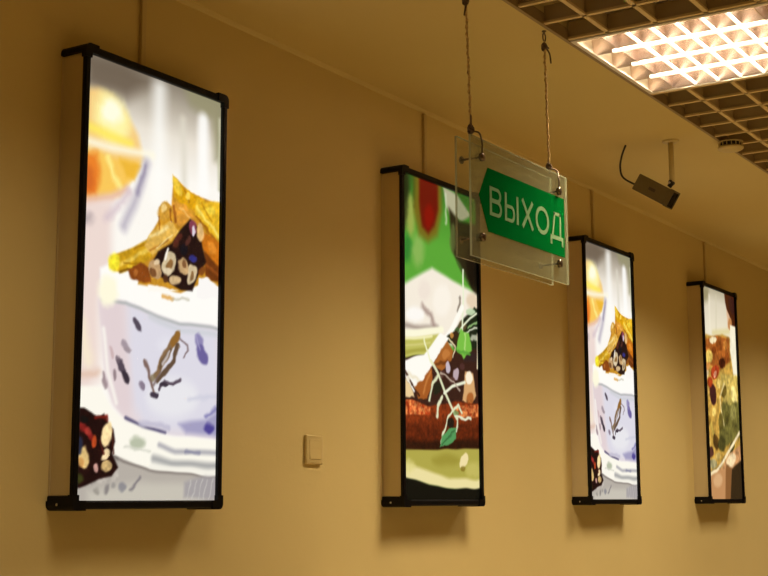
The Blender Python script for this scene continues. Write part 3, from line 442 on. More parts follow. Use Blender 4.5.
  ('poly',[(257.2,453.9),(259.4,460.9),(259.4,467.8),(257.3,474.1),(253.2,479.0),(247.5,482.1),(240.9,483.1),(233.9,481.9),(227.3,478.7),(221.7,473.6),(217.6,467.4),(215.4,460.4),(215.3,453.5),(217.4,447.3),(221.4,442.4),(227.0,439.2),(233.6,438.2),(240.6,439.3),(247.3,442.5),(253.0,447.5)],(190,152,106),7),
  ('poly',[(239.9,465.8),(240.9,469.3),(240.8,472.8),(239.8,475.9),(237.8,478.2),(235.1,479.6),(232.0,480.0),(228.8,479.3),(225.8,477.5),(223.2,474.9),(221.3,471.6),(220.4,468.1),(220.4,464.7),(221.5,461.6),(223.4,459.3),(226.1,457.8),(229.1,457.5),(232.4,458.2),(235.5,460.0),(238.0,462.6)],(116,72,38,0.9),6),
  ('poly',[(254.1,441.5),(253.6,443.8),(252.2,446.0),(249.9,447.9),(247.1,449.3),(243.9,450.2),(240.6,450.3),(237.7,449.7),(235.4,448.4),(233.8,446.7),(233.3,444.5),(233.7,442.3),(235.1,440.1),(237.3,438.1),(240.2,436.7),(243.4,435.9),(246.6,435.8),(249.6,436.3),(251.9,437.6),(253.5,439.4)],(226,200,160,0.9),6),
  ('poly',[(357.3,434.9),(359.8,441.2),(360.4,447.6),(358.9,453.3),(355.6,457.8),(350.8,460.7),(344.9,461.6),(338.6,460.6),(332.4,457.6),(327.0,453.1),(322.9,447.4),(320.4,441.1),(319.9,434.8),(321.3,429.2),(324.5,424.7),(329.3,421.8),(335.1,420.8),(341.5,421.8),(347.7,424.7),(353.1,429.2)],(196,160,112),7),
  ('poly',[(348.1,430.8),(349.2,433.7),(349.3,436.5),(348.6,439.1),(346.9,441.2),(344.6,442.5),(341.8,443.0),(338.8,442.6),(335.9,441.4),(333.4,439.4),(331.6,436.9),(330.5,434.1),(330.3,431.2),(331.1,428.7),(332.7,426.6),(335.0,425.2),(337.8,424.7),(340.8,425.1),(343.7,426.3),(346.2,428.3)],(120,76,42,0.8),5),
  ('poly',[(387.4,454.2),(384.4,462.0),(379.9,469.0),(374.5,474.5),(368.6,478.0),(362.9,479.2),(357.9,477.9),(354.0,474.4),(351.8,468.8),(351.2,461.9),(352.5,454.1),(355.5,446.4),(359.9,439.4),(365.3,433.9),(371.2,430.3),(377.0,429.0),(382.0,430.2),(385.9,433.8),(388.2,439.4),(388.8,446.4)],(216,194,154),6),
  ('poly',[(377.3,459.1),(375.9,463.0),(373.9,466.5),(371.5,469.2),(368.9,471.0),(366.5,471.6),(364.5,471.0),(362.9,469.2),(362.1,466.4),(362.1,462.9),(362.8,459.1),(364.2,455.2),(366.2,451.7),(368.6,448.9),(371.1,447.2),(373.6,446.5),(375.6,447.2),(377.2,448.9),(378.0,451.7),(378.1,455.2)],(136,96,54,0.85),5),
  ('poly',[(330.1,476.8),(329.2,480.7),(326.2,484.4),(321.5,487.8),(315.5,490.3),(308.9,491.7),(302.2,492.0),(296.2,491.1),(291.4,489.0),(288.3,486.1),(287.1,482.5),(288.1,478.7),(291.0,474.9),(295.6,471.6),(301.5,469.1),(308.1,467.6),(314.8,467.3),(320.9,468.2),(325.8,470.2),(328.9,473.2)],(200,170,126),7),
  ('poly',[(324.5,378.0),(320.8,382.4),(316.7,386.2),(312.6,388.9),(308.8,390.4),(305.8,390.6),(303.8,389.3),(303.0,386.7),(303.5,383.1),(305.2,378.9),(308.0,374.3),(311.6,370.0),(315.7,366.2),(319.9,363.4),(323.7,361.9),(326.7,361.7),(328.8,363.0),(329.6,365.6),(329.1,369.2),(327.3,373.5)],(90,40,30,0.8),7),
  ('poly',[(283.5,478.2),(283.0,481.2),(281.6,484.1),(279.3,486.5),(276.4,488.3),(273.2,489.2),(269.9,489.2),(266.9,488.2),(264.5,486.4),(263.0,483.9),(262.4,481.1),(262.8,478.1),(264.2,475.2),(266.4,472.8),(269.3,471.0),(272.6,470.1),(275.8,470.1),(278.8,471.1),(281.2,472.8),(282.8,475.3)],(90,52,30,0.9),6),
  ('poly',[(422.2,436.9),(421.5,440.9),(419.4,444.7),(416.2,447.9),(412.0,450.2),(407.3,451.5),(402.7,451.5),(398.4,450.3),(395.0,448.1),(392.8,444.9),(392.0,441.2),(392.6,437.3),(394.6,433.5),(397.9,430.3),(402.0,427.9),(406.7,426.7),(411.4,426.6),(415.6,427.8),(419.1,430.0),(421.3,433.2)],(130,70,26,0.9),8),
  ('poly',[(214.5,501.7),(320.0,502.4),(215.2,520.5)],(255,250,240),6),
  ('poly',[(389.6,491.0),(396.2,458.0),(430.4,458.3),(477.2,474.7),(477.8,499.9),(390.1,510.7)],(252,248,244),7),
  ('tex',[(79.1,416.7),(249.2,292.6),(304.4,223.0),(471.9,251.2),(477.3,479.8),(187.4,502.9),(94.7,487.8)],0.14,12,8),
  ('poly',[(-21.7,801.0),(23.0,798.5),(63.5,816.1),(81.8,806.4),(98.4,827.7),(114.7,840.3),(122.1,868.9),(113.7,898.0),(133.9,926.3),(112.5,946.5),(72.2,953.5),(15.3,971.2),(-25.7,975.7)],(34,14,12),7),
  ('line',[(9.5,833.9),(43.9,860.7)],13.2,(134,34,30,0.95),8),
  ('line',[(57.4,816.4),(91.6,816.9)],7.5,(124,32,22,0.95),7),
  ('poly',[(36.2,824.0),(35.6,826.7),(33.6,829.2),(30.3,831.3),(26.1,832.7),(21.5,833.4),(16.8,833.2),(12.6,832.1),(9.2,830.4),(6.9,828.1),(6.1,825.4),(6.7,822.7),(8.7,820.2),(12.0,818.1),(16.1,816.7),(20.7,816.0),(25.4,816.2),(29.7,817.3),(33.1,819.0),(35.4,821.3)],(20,17,16),7),
  ('poly',[(60.8,868.8),(60.6,872.9),(59.7,876.6),(58.1,879.5),(56.2,881.4),(53.9,882.1),(51.6,881.6),(49.5,879.8),(47.8,876.9),(46.6,873.3),(46.0,869.3),(46.2,865.3),(47.1,861.6),(48.6,858.7),(50.6,856.7),(52.8,856.0),(55.1,856.6),(57.3,858.3),(59.0,861.2),(60.2,864.8)],(196,76,34,0.95),6),
  ('poly',[(43.4,849.8),(43.1,852.5),(41.9,855.0),(39.9,857.0),(37.4,858.3),(34.7,858.9),(31.8,858.5),(29.2,857.4),(27.2,855.6),(25.8,853.2),(25.2,850.6),(25.5,847.9),(26.7,845.4),(28.7,843.4),(31.1,842.1),(33.9,841.5),(36.8,841.8),(39.4,842.9),(41.5,844.8),(42.9,847.2)],(176,60,50,0.7),7),
  ('poly',[(110.2,851.1),(107.9,859.9),(104.2,867.7),(99.3,873.8),(93.9,877.5),(88.4,878.6),(83.4,876.8),(79.3,872.5),(76.5,866.0),(75.3,857.9),(75.9,849.0),(78.1,840.3),(81.8,832.5),(86.6,826.3),(92.0,822.5),(97.5,821.4),(102.6,823.1),(106.8,827.4),(109.6,834.0),(110.8,842.1)],(252,222,164),7),
  ('poly',[(42.4,902.4),(43.2,909.7),(42.2,916.6),(39.5,922.2),(35.3,926.1),(30.1,927.9),(24.3,927.5),(18.6,924.7),(13.4,920.1),(9.4,913.9),(6.8,906.8),(5.9,899.5),(6.9,892.7),(9.5,887.1),(13.7,883.1),(18.9,881.3),(24.7,881.7),(30.4,884.4),(35.6,889.0),(39.7,895.2)],(236,200,130),8),
  ('poly',[(27.9,915.3),(27.6,918.6),(26.5,921.6),(24.6,924.1),(22.1,925.6),(19.4,926.2),(16.6,925.7),(14.0,924.3),(11.9,921.9),(10.5,919.0),(10.0,915.7),(10.3,912.4),(11.4,909.3),(13.3,906.9),(15.7,905.3),(18.5,904.7),(21.3,905.2),(23.9,906.7),(25.9,909.0),(27.4,912.0)],(210,150,80,0.8),7),
  ('poly',[(98.6,898.7),(96.0,903.1),(92.6,906.9),(88.9,909.6),(85.1,911.0),(81.7,911.0),(78.9,909.6),(77.1,906.9),(76.4,903.2),(76.9,898.8),(78.5,894.2),(81.1,889.8),(84.4,886.0),(88.2,883.3),(92.0,881.8),(95.4,881.8),(98.2,883.2),(100.1,885.9),(100.8,889.7),(100.3,894.1)],(234,208,162),6),
  ('poly',[(108.1,917.3),(110.4,920.8),(111.2,924.5),(110.5,928.0),(108.4,930.9),(105.0,933.1),(100.8,934.2),(96.0,934.2),(91.3,933.0),(87.0,930.8),(83.6,927.9),(81.4,924.4),(80.6,920.7),(81.2,917.3),(83.3,914.3),(86.7,912.2),(90.9,911.0),(95.6,911.0),(100.3,912.2),(104.7,914.3)],(222,186,124),6),
  ('poly',[(72.4,927.4),(72.1,930.5),(71.2,933.3),(69.7,935.6),(67.7,937.0),(65.4,937.5),(63.1,937.1),(61.0,935.7),(59.3,933.5),(58.1,930.7),(57.6,927.7),(57.9,924.6),(58.8,921.8),(60.3,919.5),(62.3,918.1),(64.6,917.5),(66.9,918.0),(69.0,919.4),(70.7,921.6),(71.9,924.3)],(206,156,144),6),
  ('line',[(111.6,842.7),(113.7,895.8)],4.4,(66,28,20,0.95),5),
  ('poly',[(19.1,876.7),(18.8,883.4),(17.6,889.4),(15.4,894.3),(12.5,897.4),(9.2,898.5),(5.9,897.6),(2.8,894.6),(0.2,889.9),(-1.6,884.0),(-2.4,877.4),(-2.2,870.8),(-0.9,864.8),(1.3,859.9),(4.1,856.8),(7.4,855.6),(10.8,856.5),(13.9,859.5),(16.5,864.1),(18.3,870.1)],(40,44,66,0.95),10),
  ('poly',[(23.5,951.9),(23.0,955.2),(21.4,958.2),(18.9,960.6),(15.6,962.1),(12.0,962.7),(8.3,962.2),(4.9,960.7),(2.2,958.4),(0.4,955.4),(-0.4,952.2),(0.1,948.9),(1.6,945.9),(4.2,943.5),(7.4,941.9),(11.1,941.3),(14.8,941.8),(18.2,943.3),(20.9,945.6),(22.7,948.6)],(60,62,24,0.9),9),
  ('line',[(71.8,866.2),(82.1,892.2)],5.3,(80,26,20,0.9),6),
  ('tex',[(-33.8,795.2),(126.2,808.6),(138.1,952.8),(-25.7,975.7)],0.25,14,10),
]
PICTURE_MUSHROOM = [
  ('bg',[(0,(56,106,36)),(90,(78,146,46)),(200,(90,164,54)),(1000,(92,168,55))]),
  ('poly',[(-22.5,-32.6),(42.4,-46.3),(46.2,127.6),(10.2,180.9),(-36.1,188.6)],(36,42,16,0.95),40),
  ('poly',[(79.1,121.8),(77.5,141.7),(73.4,160.1),(67.3,175.1),(59.7,185.3),(51.3,189.8),(43.1,188.1),(35.8,180.3),(30.1,167.4),(26.5,150.5),(25.5,131.3),(27.0,111.6),(31.0,93.3),(37.0,78.2),(44.6,67.8),(52.9,63.1),(61.2,64.6),(68.6,72.3),(74.4,85.3),(78.0,102.4)],(162,172,80,0.9),40),
  ('poly',[(56.8,229.8),(55.1,242.6),(50.8,254.7),(44.1,264.6),(35.8,271.6),(26.7,275.0),(17.7,274.3),(9.6,269.8),(3.3,261.8),(-0.7,251.2),(-2.0,238.9),(-0.5,226.2),(3.8,214.3),(10.3,204.2),(18.6,197.1),(27.7,193.7),(36.8,194.2),(44.9,198.6),(51.4,206.6),(55.5,217.4)],(46,126,46,0.9),40),
  ('poly',[(129.1,224.9),(127.1,241.0),(121.6,256.0),(113.4,268.4),(103.1,277.1),(91.9,281.1),(80.8,280.3),(70.9,274.6),(63.1,264.6),(58.2,251.4),(56.7,236.1),(58.6,220.2),(63.9,205.4),(72.0,192.9),(82.1,184.1),(93.4,179.7),(104.6,180.4),(114.6,186.0),(122.6,196.0),(127.6,209.4)],(146,182,92,0.8),45),
  ('line',[(71.9,-14.1),(76.5,93.7)],16.5,(66,74,20,0.9),34),
  ('poly',[(78.5,-54.0),(241.3,-88.5),(244.4,82.8),(210.9,163.7),(154.2,195.4),(99.4,181.9),(70.2,113.9)],(120,98,24,0.9),38),
  ('poly',[(102.8,-59.1),(222.0,-84.4),(218.9,80.8),(192.5,137.5),(154.6,166.5),(118.1,150.2),(101.0,70.0)],(106,22,9),26),
  ('poly',[(193.1,105.0),(191.4,117.3),(186.7,129.0),(179.6,138.8),(170.8,145.8),(161.1,149.3),(151.6,149.0),(143.0,145.0),(136.3,137.6),(132.1,127.6),(130.8,115.9),(132.5,103.7),(137.1,92.1),(144.0,82.3),(152.8,75.2),(162.4,71.5),(172.1,71.7),(180.7,75.6),(187.5,83.0),(191.8,93.1)],(140,18,8,0.8),30),
  ('poly',[(252.5,-4.5),(350.8,10.0),(437.9,58.5),(375.6,93.1),(296.2,83.5),(270.7,55.0)],(184,178,146,0.95),18),
  ('line',[(271.4,21.7),(269.4,117.9)],9.9,(206,216,180,0.8),14),
  ('poly',[(290.1,61.4),(362.1,95.4),(557.3,75.8),(548.6,345.7),(451.1,327.2),(404.4,286.4),(351.8,243.8),(306.7,197.6)],(44,38,19),22),
  ('poly',[(510.4,207.3),(506.8,235.3),(498.0,261.2),(485.0,282.5),(469.0,297.0),(451.8,303.6),(434.8,301.5),(419.9,291.1),(408.4,273.4),(401.3,250.2),(399.3,223.6),(402.7,196.1),(411.1,170.5),(423.8,149.1),(439.5,134.0),(456.8,126.9),(473.9,128.5),(489.2,138.6),(501.1,156.4),(508.4,180.1)],(22,16,9),32),
  ('poly',[(334.1,153.5),(332.7,169.2),(329.6,183.5),(324.9,195.2),(319.2,203.2),(313.1,206.5),(307.0,205.0),(301.7,198.8),(297.6,188.5),(295.1,175.1),(294.5,159.9),(295.8,144.4),(298.9,130.1),(303.5,118.3),(309.2,110.3),(315.4,106.8),(321.4,108.2),(326.8,114.4),(331.0,124.7),(333.5,138.2)],(92,102,52,0.8),20),
  ('line',[(345.5,231.4),(411.1,288.8)],13.6,(70,110,46,0.7),22),
  ('poly',[(-49.1,365.5),(8.4,345.7),(177.6,275.2),(304.5,296.5),(410.5,312.3),(548.8,338.8),(544.1,485.3),(-50.6,541.1)],(246,236,219),22),
  ('poly',[(499.8,339.7),(509.3,349.1),(513.7,359.2),(512.6,369.1),(505.9,377.8),(494.5,384.3),(479.5,388.1),(462.3,388.7),(444.8,386.3),(428.6,380.9),(415.2,373.3),(406.0,364.0),(401.7,354.1),(402.8,344.4),(409.2,335.8),(420.2,329.3),(435.0,325.4),(452.0,324.5),(469.6,326.8),(486.0,332.0)],(228,206,176,0.9),22),
  ('line',[(-4.5,476.0),(101.1,474.1),(211.6,462.5)],15.0,(160,142,130,0.9),22),
  ('line',[(120.2,406.3),(168.8,425.9),(192.9,461.3)],19.2,(162,138,128,0.85),24),
  ('poly',[(125.9,427.6),(123.2,435.7),(115.3,443.5),(103.2,450.4),(88.1,455.6),(71.6,458.6),(55.1,459.2),(40.4,457.3),(28.8,453.1),(21.5,447.1),(19.0,439.7),(21.6,431.9),(29.2,424.1),(40.9,417.3),(55.7,412.0),(72.2,408.9),(88.8,408.1),(103.8,409.9),(115.8,414.1),(123.4,420.2)],(254,250,243),26),
  ('poly',[(296.5,362.8),(293.3,379.3),(284.7,394.8),(271.6,407.7),(255.3,416.9),(237.6,421.4),(220.0,420.9),(204.4,415.4),(192.2,405.5),(184.5,392.2),(182.0,376.8),(185.0,360.7),(193.3,345.4),(206.0,332.4),(221.9,323.0),(239.6,318.2),(257.4,318.4),(273.4,323.6),(286.0,333.5),(294.0,347.0)],(252,244,230,0.9),32),
  ('poly',[(164.0,347.3),(162.0,357.3),(156.6,366.9),(148.3,374.9),(138.0,380.6),(126.6,383.6),(115.4,383.4),(105.4,380.2),(97.5,374.2),(92.5,366.1),(90.8,356.7),(92.7,346.7),(98.0,337.3),(106.1,329.3),(116.3,323.4),(127.6,320.3),(138.9,320.4),(149.1,323.5),(157.2,329.5),(162.3,337.7)],(240,226,212,0.8),28),
  ('line',[(-4.8,503.4),(236.7,466.3)],21.0,(253,249,218),13),
  ('poly',[(-50.5,526.0),(223.8,480.4),(160.5,549.5),(5.9,575.2),(-50.9,580.1)],(194,190,96),12),
  ('line',[(-5.0,518.6),(173.8,491.7)],9.0,(246,240,184,0.9),9),
  ('line',[(-5.4,561.1),(148.6,531.8)],12.0,(168,162,68,0.9),10),
  ('line',[(6.3,538.8),(161.1,511.8)],6.0,(216,208,130,0.8),8),
  ('poly',[(-51.0,583.1),(544.1,485.3),(536.9,710.1),(-52.3,740.9)],(58,32,23),10),
  ('poly',[(267.9,495.2),(354.0,428.0),(449.9,370.9),(547.9,366.2),(544.0,488.7),(418.6,513.5),(319.2,506.4)],(28,36,20),12),
  ('poly',[(392.0,441.6),(387.1,446.7),(380.2,451.0),(372.1,454.3),(363.4,456.1),(355.2,456.3),(348.1,454.9),(342.8,452.1),(340.0,448.0),(339.7,443.1),(342.1,437.9),(346.9,432.9),(353.7,428.5),(361.8,425.2),(370.4,423.3),(378.7,423.0),(385.9,424.4),(391.2,427.3),(394.2,431.4),(394.4,436.3)],(120,96,60,0.7),12),
  ('line',[(326.6,470.0),(421.5,407.4),(491.2,376.1)],7.9,(236,240,208,0.95),7),
  ('line',[(407.1,438.8),(483.2,414.0)],8.6,(150,188,120,0.9),8),
  ('poly',[(459.8,383.1),(458.2,386.8),(453.7,390.5),(446.8,393.8),(438.1,396.4),(428.6,398.0),(419.1,398.5),(410.6,397.9),(403.9,396.1),(399.7,393.5),(398.3,390.2),(399.9,386.5),(404.3,382.8),(411.1,379.6),(419.7,377.0),(429.2,375.3),(438.7,374.7),(447.3,375.4),(454.1,377.1),(458.4,379.8)],(196,216,176,0.95),9),
  ('line',[(386.4,460.7),(496.7,426.0)],6.6,(228,232,204,0.9),7),
  ('poly',[(474.6,468.5),(473.2,471.7),(469.1,474.9),(463.0,477.7),(455.2,479.8),(446.7,481.2),(438.3,481.5),(430.7,480.8),(424.7,479.2),(421.0,476.8),(419.7,473.8),(421.1,470.6),(425.1,467.5),(431.2,464.7),(438.8,462.5),(447.3,461.2),(455.8,460.8),(463.4,461.5),(469.5,463.1),(473.3,465.5)],(206,208,180,0.8),10),
  ('line',[(449.9,370.9),(490.7,393.0)],9.9,(40,56,34,0.9),8),
  ('poly',[(345.2,465.0),(340.7,470.0),(334.9,474.4),(328.2,477.7),(321.5,479.6),(315.2,479.9),(310.1,478.6),(306.7,475.9),(305.2,471.9),(305.8,467.2),(308.4,462.0),(312.9,457.0),(318.7,452.7),(325.3,449.3),(332.1,447.4),(338.4,447.0),(343.5,448.2),(347.0,451.0),(348.6,455.0),(347.9,459.8)],(70,96,50,0.9),8),
  ('line',[(355.9,349.0),(341.4,399.9)],9.9,(108,94,80,0.8),11),
  ('line',[(378.3,253.3),(375.8,353.1),(366.3,466.0)],9.2,(234,242,208),7),
  ('line',[(368.4,380.4),(287.7,467.5),(210.3,532.4)],21.5,(255,252,240),9),
  ('poly',[(274.4,488.1),(326.9,457.0),(359.3,479.8),(318.9,522.6)],(58,38,22),8),
  ('poly',[(302.8,488.6),(301.6,493.3),(298.3,497.7),(293.4,501.5),(287.2,504.2),(280.5,505.5),(273.7,505.4),(267.7,503.9),(262.9,501.1),(259.9,497.3),(259.0,492.8),(260.1,488.2),(263.3,483.7),(268.2,480.0),(274.3,477.3),(281.1,475.9),(287.9,475.9),(293.9,477.4),(298.7,480.2),(301.8,484.1)],(40,40,20),8),
  ('poly',[(313.4,477.8),(312.7,480.9),(310.8,483.8),(307.8,486.2),(304.2,488.0),(300.2,488.8),(296.2,488.7),(292.6,487.7),(289.8,485.8),(288.0,483.3),(287.4,480.4),(288.1,477.3),(290.0,474.5),(292.9,472.0),(296.6,470.3),(300.6,469.4),(304.6,469.5),(308.2,470.5),(311.0,472.3),(312.8,474.9)],(214,150,70,0.8),7),
  ('poly',[(-5.7,585.3),(124.0,552.7),(223.9,477.2),(280.8,487.5),(222.6,540.8),(165.9,592.8),(104.4,656.2),(62.7,677.2),(22.5,637.5),(-5.9,609.5)],(255,252,242),9),
  ('line',[(28.5,615.9),(98.7,641.2)],12.0,(238,226,196,0.8),12),
  ('poly',[(267.7,501.6),(305.8,523.8),(298.7,553.4),(227.8,597.4),(178.4,579.3),(222.7,537.7)],(168,98,40),8),
  ('line',[(280.7,493.9),(319.1,512.9),(305.3,546.4)],6.6,(242,224,176,0.95),6),
  ('poly',[(284.5,542.9),(279.8,547.8),(273.3,551.9),(265.5,554.9),(257.2,556.5),(249.3,556.6),(242.5,555.1),(237.5,552.2),(234.8,548.2),(234.5,543.4),(236.8,538.4),(241.4,533.6),(247.8,529.4),(255.6,526.4),(263.8,524.7),(271.8,524.6),(278.6,526.1),(283.7,529.0),(286.6,533.0),(286.8,537.8)],(196,124,60,0.9),10),
  ('line',[(197.0,577.7),(272.8,565.1)],9.6,(110,58,22,0.9),8),
  ('poly',[(165.9,589.7),(177.5,629.4),(140.0,687.7),(86.1,694.1),(68.9,655.5),(122.8,627.1)],(164,90,36),8),
  ('line',[(159.5,605.8),(122.2,670.4)],9.3,(200,126,62,0.85),9),
  ('poly',[(-17.4,616.4),(39.7,651.4),(62.6,689.4),(-18.2,694.4)],(236,206,152),9),
  ('line',[(11.2,614.2),(51.4,650.6),(92.2,681.5)],9.0,(66,32,18,0.95),7),
  ('poly',[(39.9,633.2),(39.3,636.1),(37.7,638.7),(35.1,640.9),(31.8,642.5),(28.2,643.2),(24.7,643.0),(21.4,641.9),(18.9,640.1),(17.3,637.7),(16.8,634.9),(17.4,632.1),(19.0,629.4),(21.6,627.2),(24.9,625.7),(28.4,625.0),(32.0,625.1),(35.2,626.2),(37.8,628.0),(39.4,630.4)],(250,240,214,0.9),6),
  ('poly',[(287.7,583.1),(286.9,589.1),(284.5,594.6),(281.0,599.1),(276.7,602.2),(271.9,603.5),(267.2,602.9),(263.0,600.5),(259.7,596.5),(257.7,591.4),(257.0,585.5),(257.9,579.6),(260.2,574.1),(263.7,569.6),(268.0,566.5),(272.8,565.1),(277.5,565.7),(281.7,568.1),(285.0,572.0),(287.1,577.2)],(206,192,202,0.95),7),
  ('poly',[(343.2,598.1),(342.1,604.2),(339.2,609.8),(334.7,614.4),(329.2,617.5),(323.1,618.9),(317.1,618.4),(311.7,616.0),(307.5,612.1),(304.9,606.9),(304.1,601.0),(305.2,595.0),(308.1,589.4),(312.5,584.8),(318.0,581.6),(324.0,580.2),(330.1,580.7),(335.5,583.0),(339.7,587.0),(342.4,592.2)],(196,174,182,0.95),8),
  ('poly',[(465.8,532.5),(463.3,537.8),(456.4,543.0),(445.6,547.6),(432.3,551.1),(417.6,553.1),(403.0,553.5),(389.9,552.3),(379.7,549.5),(373.2,545.5),(371.0,540.7),(373.4,535.4),(380.2,530.3),(390.6,525.8),(403.8,522.3),(418.5,520.1),(433.1,519.6),(446.4,520.8),(456.9,523.5),(463.6,527.6)],(50,34,32),12),
  ('poly',[(252.8,604.9),(251.8,608.9),(249.0,612.7),(244.8,615.8),(239.5,618.0),(233.6,619.0),(227.8,618.8),(222.6,617.4),(218.5,614.9),(215.9,611.6),(215.1,607.8),(216.1,603.8),(218.8,600.1),(223.0,597.0),(228.3,594.8),(234.1,593.7),(240.0,593.9),(245.2,595.3),(249.4,597.7),(252.0,601.1)],(90,56,50,0.8),8),
  ('poly',[(316.6,619.4),(315.6,623.4),(312.7,627.2),(308.3,630.3),(302.9,632.5),(296.9,633.6),(290.9,633.3),(285.6,631.9),(281.4,629.4),(278.8,626.0),(277.9,622.1),(278.9,618.1),(281.7,614.4),(286.1,611.2),(291.5,609.0),(297.5,607.9),(303.4,608.1),(308.8,609.6),(313.1,612.1),(315.7,615.5)],(100,66,60,0.7),8),
  ('poly',[(383.6,569.0),(382.5,573.1),(379.6,577.0),(375.1,580.2),(369.5,582.5),(363.3,583.6),(357.2,583.4),(351.7,582.0),(347.4,579.5),(344.7,576.1),(343.8,572.2),(344.9,568.1),(347.8,564.2),(352.2,561.0),(357.8,558.7),(364.0,557.6),(370.1,557.7),(375.6,559.1),(380.0,561.6),(382.7,565.0)],(84,50,46,0.8),8),
  ('poly',[(468.2,452.4),(545.4,444.6),(541.1,579.7),(464.7,572.4)],(240,226,188),9),
  ('poly',[(353.4,451.0),(413.4,458.0),(432.2,512.3),(377.6,543.4),(331.8,527.9),(339.2,491.5)],(122,190,70),9),
  ('line',[(386.4,460.7),(384.8,523.1)],9.9,(186,224,130,0.8),9),
  ('line',[(338.4,527.3),(418.3,526.7)],9.9,(90,160,56,0.9),8),
  ('poly',[(383.2,585.3),(436.9,587.7),(455.2,662.0),(413.5,700.4),(367.5,680.3)],(216,166,110),9),
  ('poly',[(432.4,604.5),(431.0,611.7),(427.6,618.3),(422.4,623.7),(415.9,627.4),(408.8,629.0),(401.7,628.4),(395.5,625.6),(390.6,620.9),(387.5,614.8),(386.6,607.8),(387.9,600.7),(391.3,594.1),(396.4,588.6),(402.9,584.9),(410.0,583.2),(417.1,583.8),(423.4,586.6),(428.3,591.3),(431.4,597.4)],(252,238,210),9),
  ('poly',[(438.6,672.8),(437.2,680.0),(433.5,686.6),(428.0,691.9),(421.1,695.6),(413.6,697.1),(406.2,696.4),(399.6,693.6),(394.4,688.8),(391.1,682.7),(390.1,675.8),(391.5,668.7),(395.1,662.1),(400.5,656.7),(407.4,653.1),(414.9,651.5),(422.3,652.1),(429.0,654.9),(434.3,659.6),(437.6,665.8)],(172,98,44,0.95),10),
  ('poly',[(-52.1,711.3),(50.8,699.2),(157.7,711.4),(321.4,689.5),(537.6,686.8),(532.8,835.9),(-53.3,852.9)],(128,50,18),10),
  ('mot',[(-52.1,708.3),(50.8,699.2),(157.7,714.5),(157.3,736.1),(-52.4,746.8)],(234,138,74),(170,60,24),13,8),
  ('mot',[(295.2,706.9),(537.7,683.5),(536.3,726.8),(313.8,740.9)],(226,134,72),(150,60,26),13,8),
  ('poly',[(-52.6,776.4),(535.9,740.0),(532.6,842.5),(-53.4,858.7)],(92,34,11,0.95),44),
  ('poly',[(-53.1,826.4),(533.9,802.9),(532.5,845.8),(-53.4,861.7)],(48,21,8),20),
  ('tex',[(-52.0,705.4),(538.1,670.2),(532.8,835.9),(-53.3,852.9)],0.3,13,10),
  ('line',[(166.3,570.9),(208.8,608.3),(251.6,665.2),(295.2,710.1),(326.7,743.4)],11.2,(226,230,188),7),
  ('line',[(245.3,665.6),(296.7,643.1),(382.2,624.4)],10.5,(234,236,208),7),
  ('line',[(208.8,611.4),(171.1,645.4),(152.0,690.1)],9.6,(222,226,184),7),
  ('line',[(232.4,679.0),(206.9,708.7),(200.1,743.3)],11.2,(230,232,192),7),
  ('line',[(221.4,601.0),(297.1,624.0),(348.4,652.5)],6.4,(190,170,150,0.9),6),
  ('line',[(124.8,502.8),(142.4,538.6),(172.2,579.8)],8.1,(242,242,196),7),
  ('poly',[(226.3,653.2),(222.6,660.1),(216.9,666.2),(209.7,670.9),(201.7,673.9),(193.8,674.8),(186.7,673.5),(181.1,670.2),(177.5,665.2),(176.2,659.0),(177.5,652.2),(181.1,645.4),(186.7,639.3),(193.9,634.5),(201.8,631.5),(209.7,630.5),(216.9,631.8),(222.6,635.0),(226.3,640.1),(227.6,646.3)],(38,36,22),9),
  ('line',[(308.0,712.6),(334.2,698.3),(359.8,722.6)],9.3,(226,232,192),7),
  ('line',[(313.9,734.5),(372.5,741.2),(419.2,739.0)],9.6,(230,230,198),7),
  ('line',[(295.0,719.6),(268.9,746.2),(242.9,781.9),(223.3,823.1)],8.3,(226,232,192),6),
  ('line',[(333.2,743.1),(325.7,781.7)],8.3,(220,226,188),6),
  ('poly',[(340.1,723.6),(339.1,726.6),(336.3,729.5),(331.9,731.8),(326.4,733.4),(320.4,734.2),(314.4,734.0),(309.0,732.9),(304.8,731.0),(302.1,728.5),(301.2,725.6),(302.3,722.6),(305.1,719.8),(309.4,717.5),(314.8,715.8),(320.8,715.1),(326.9,715.2),(332.3,716.3),(336.5,718.2),(339.3,720.7)],(120,150,90,0.8),7),
  ('poly',[(274.6,774.3),(326.0,768.9),(318.7,804.1),(267.0,831.1),(216.9,835.8),(230.0,801.1)],(84,150,88),7),
  ('line',[(229.4,829.2),(312.9,779.0)],6.8,(56,108,60,0.9),6),
  ('poly',[(309.5,757.0),(308.3,761.9),(305.1,766.5),(300.2,770.2),(294.1,772.7),(287.3,773.8),(280.7,773.3),(274.7,771.3),(270.0,768.0),(267.0,763.8),(266.0,758.9),(267.2,754.0),(270.4,749.5),(275.2,745.8),(281.3,743.2),(288.1,742.1),(294.8,742.6),(300.8,744.5),(305.6,747.8),(308.6,752.1)],(38,28,18),8),
  ('poly',[(-53.3,852.9),(532.9,832.6),(528.7,963.7),(308.6,961.7),(153.7,950.5),(-3.6,925.3),(-53.9,917.2)],(176,166,74),9),
  ('poly',[(-53.6,885.1),(124.4,908.4),(277.5,930.8),(529.6,934.3),(528.5,970.2),(308.5,968.0),(153.6,956.5),(-53.9,926.0)],(236,222,160),18),
  ('poly',[(65.6,897.4),(63.6,903.0),(57.7,908.1),(48.7,912.2),(37.4,914.9),(25.0,916.0),(12.6,915.3),(1.6,913.0),(-7.1,909.2),(-12.7,904.4),(-14.6,898.9),(-12.6,893.4),(-6.9,888.4),(1.9,884.3),(13.0,881.5),(25.4,880.4),(37.8,880.9),(49.1,883.2),(58.0,887.0),(63.7,891.9)],(226,214,136,0.9),26),
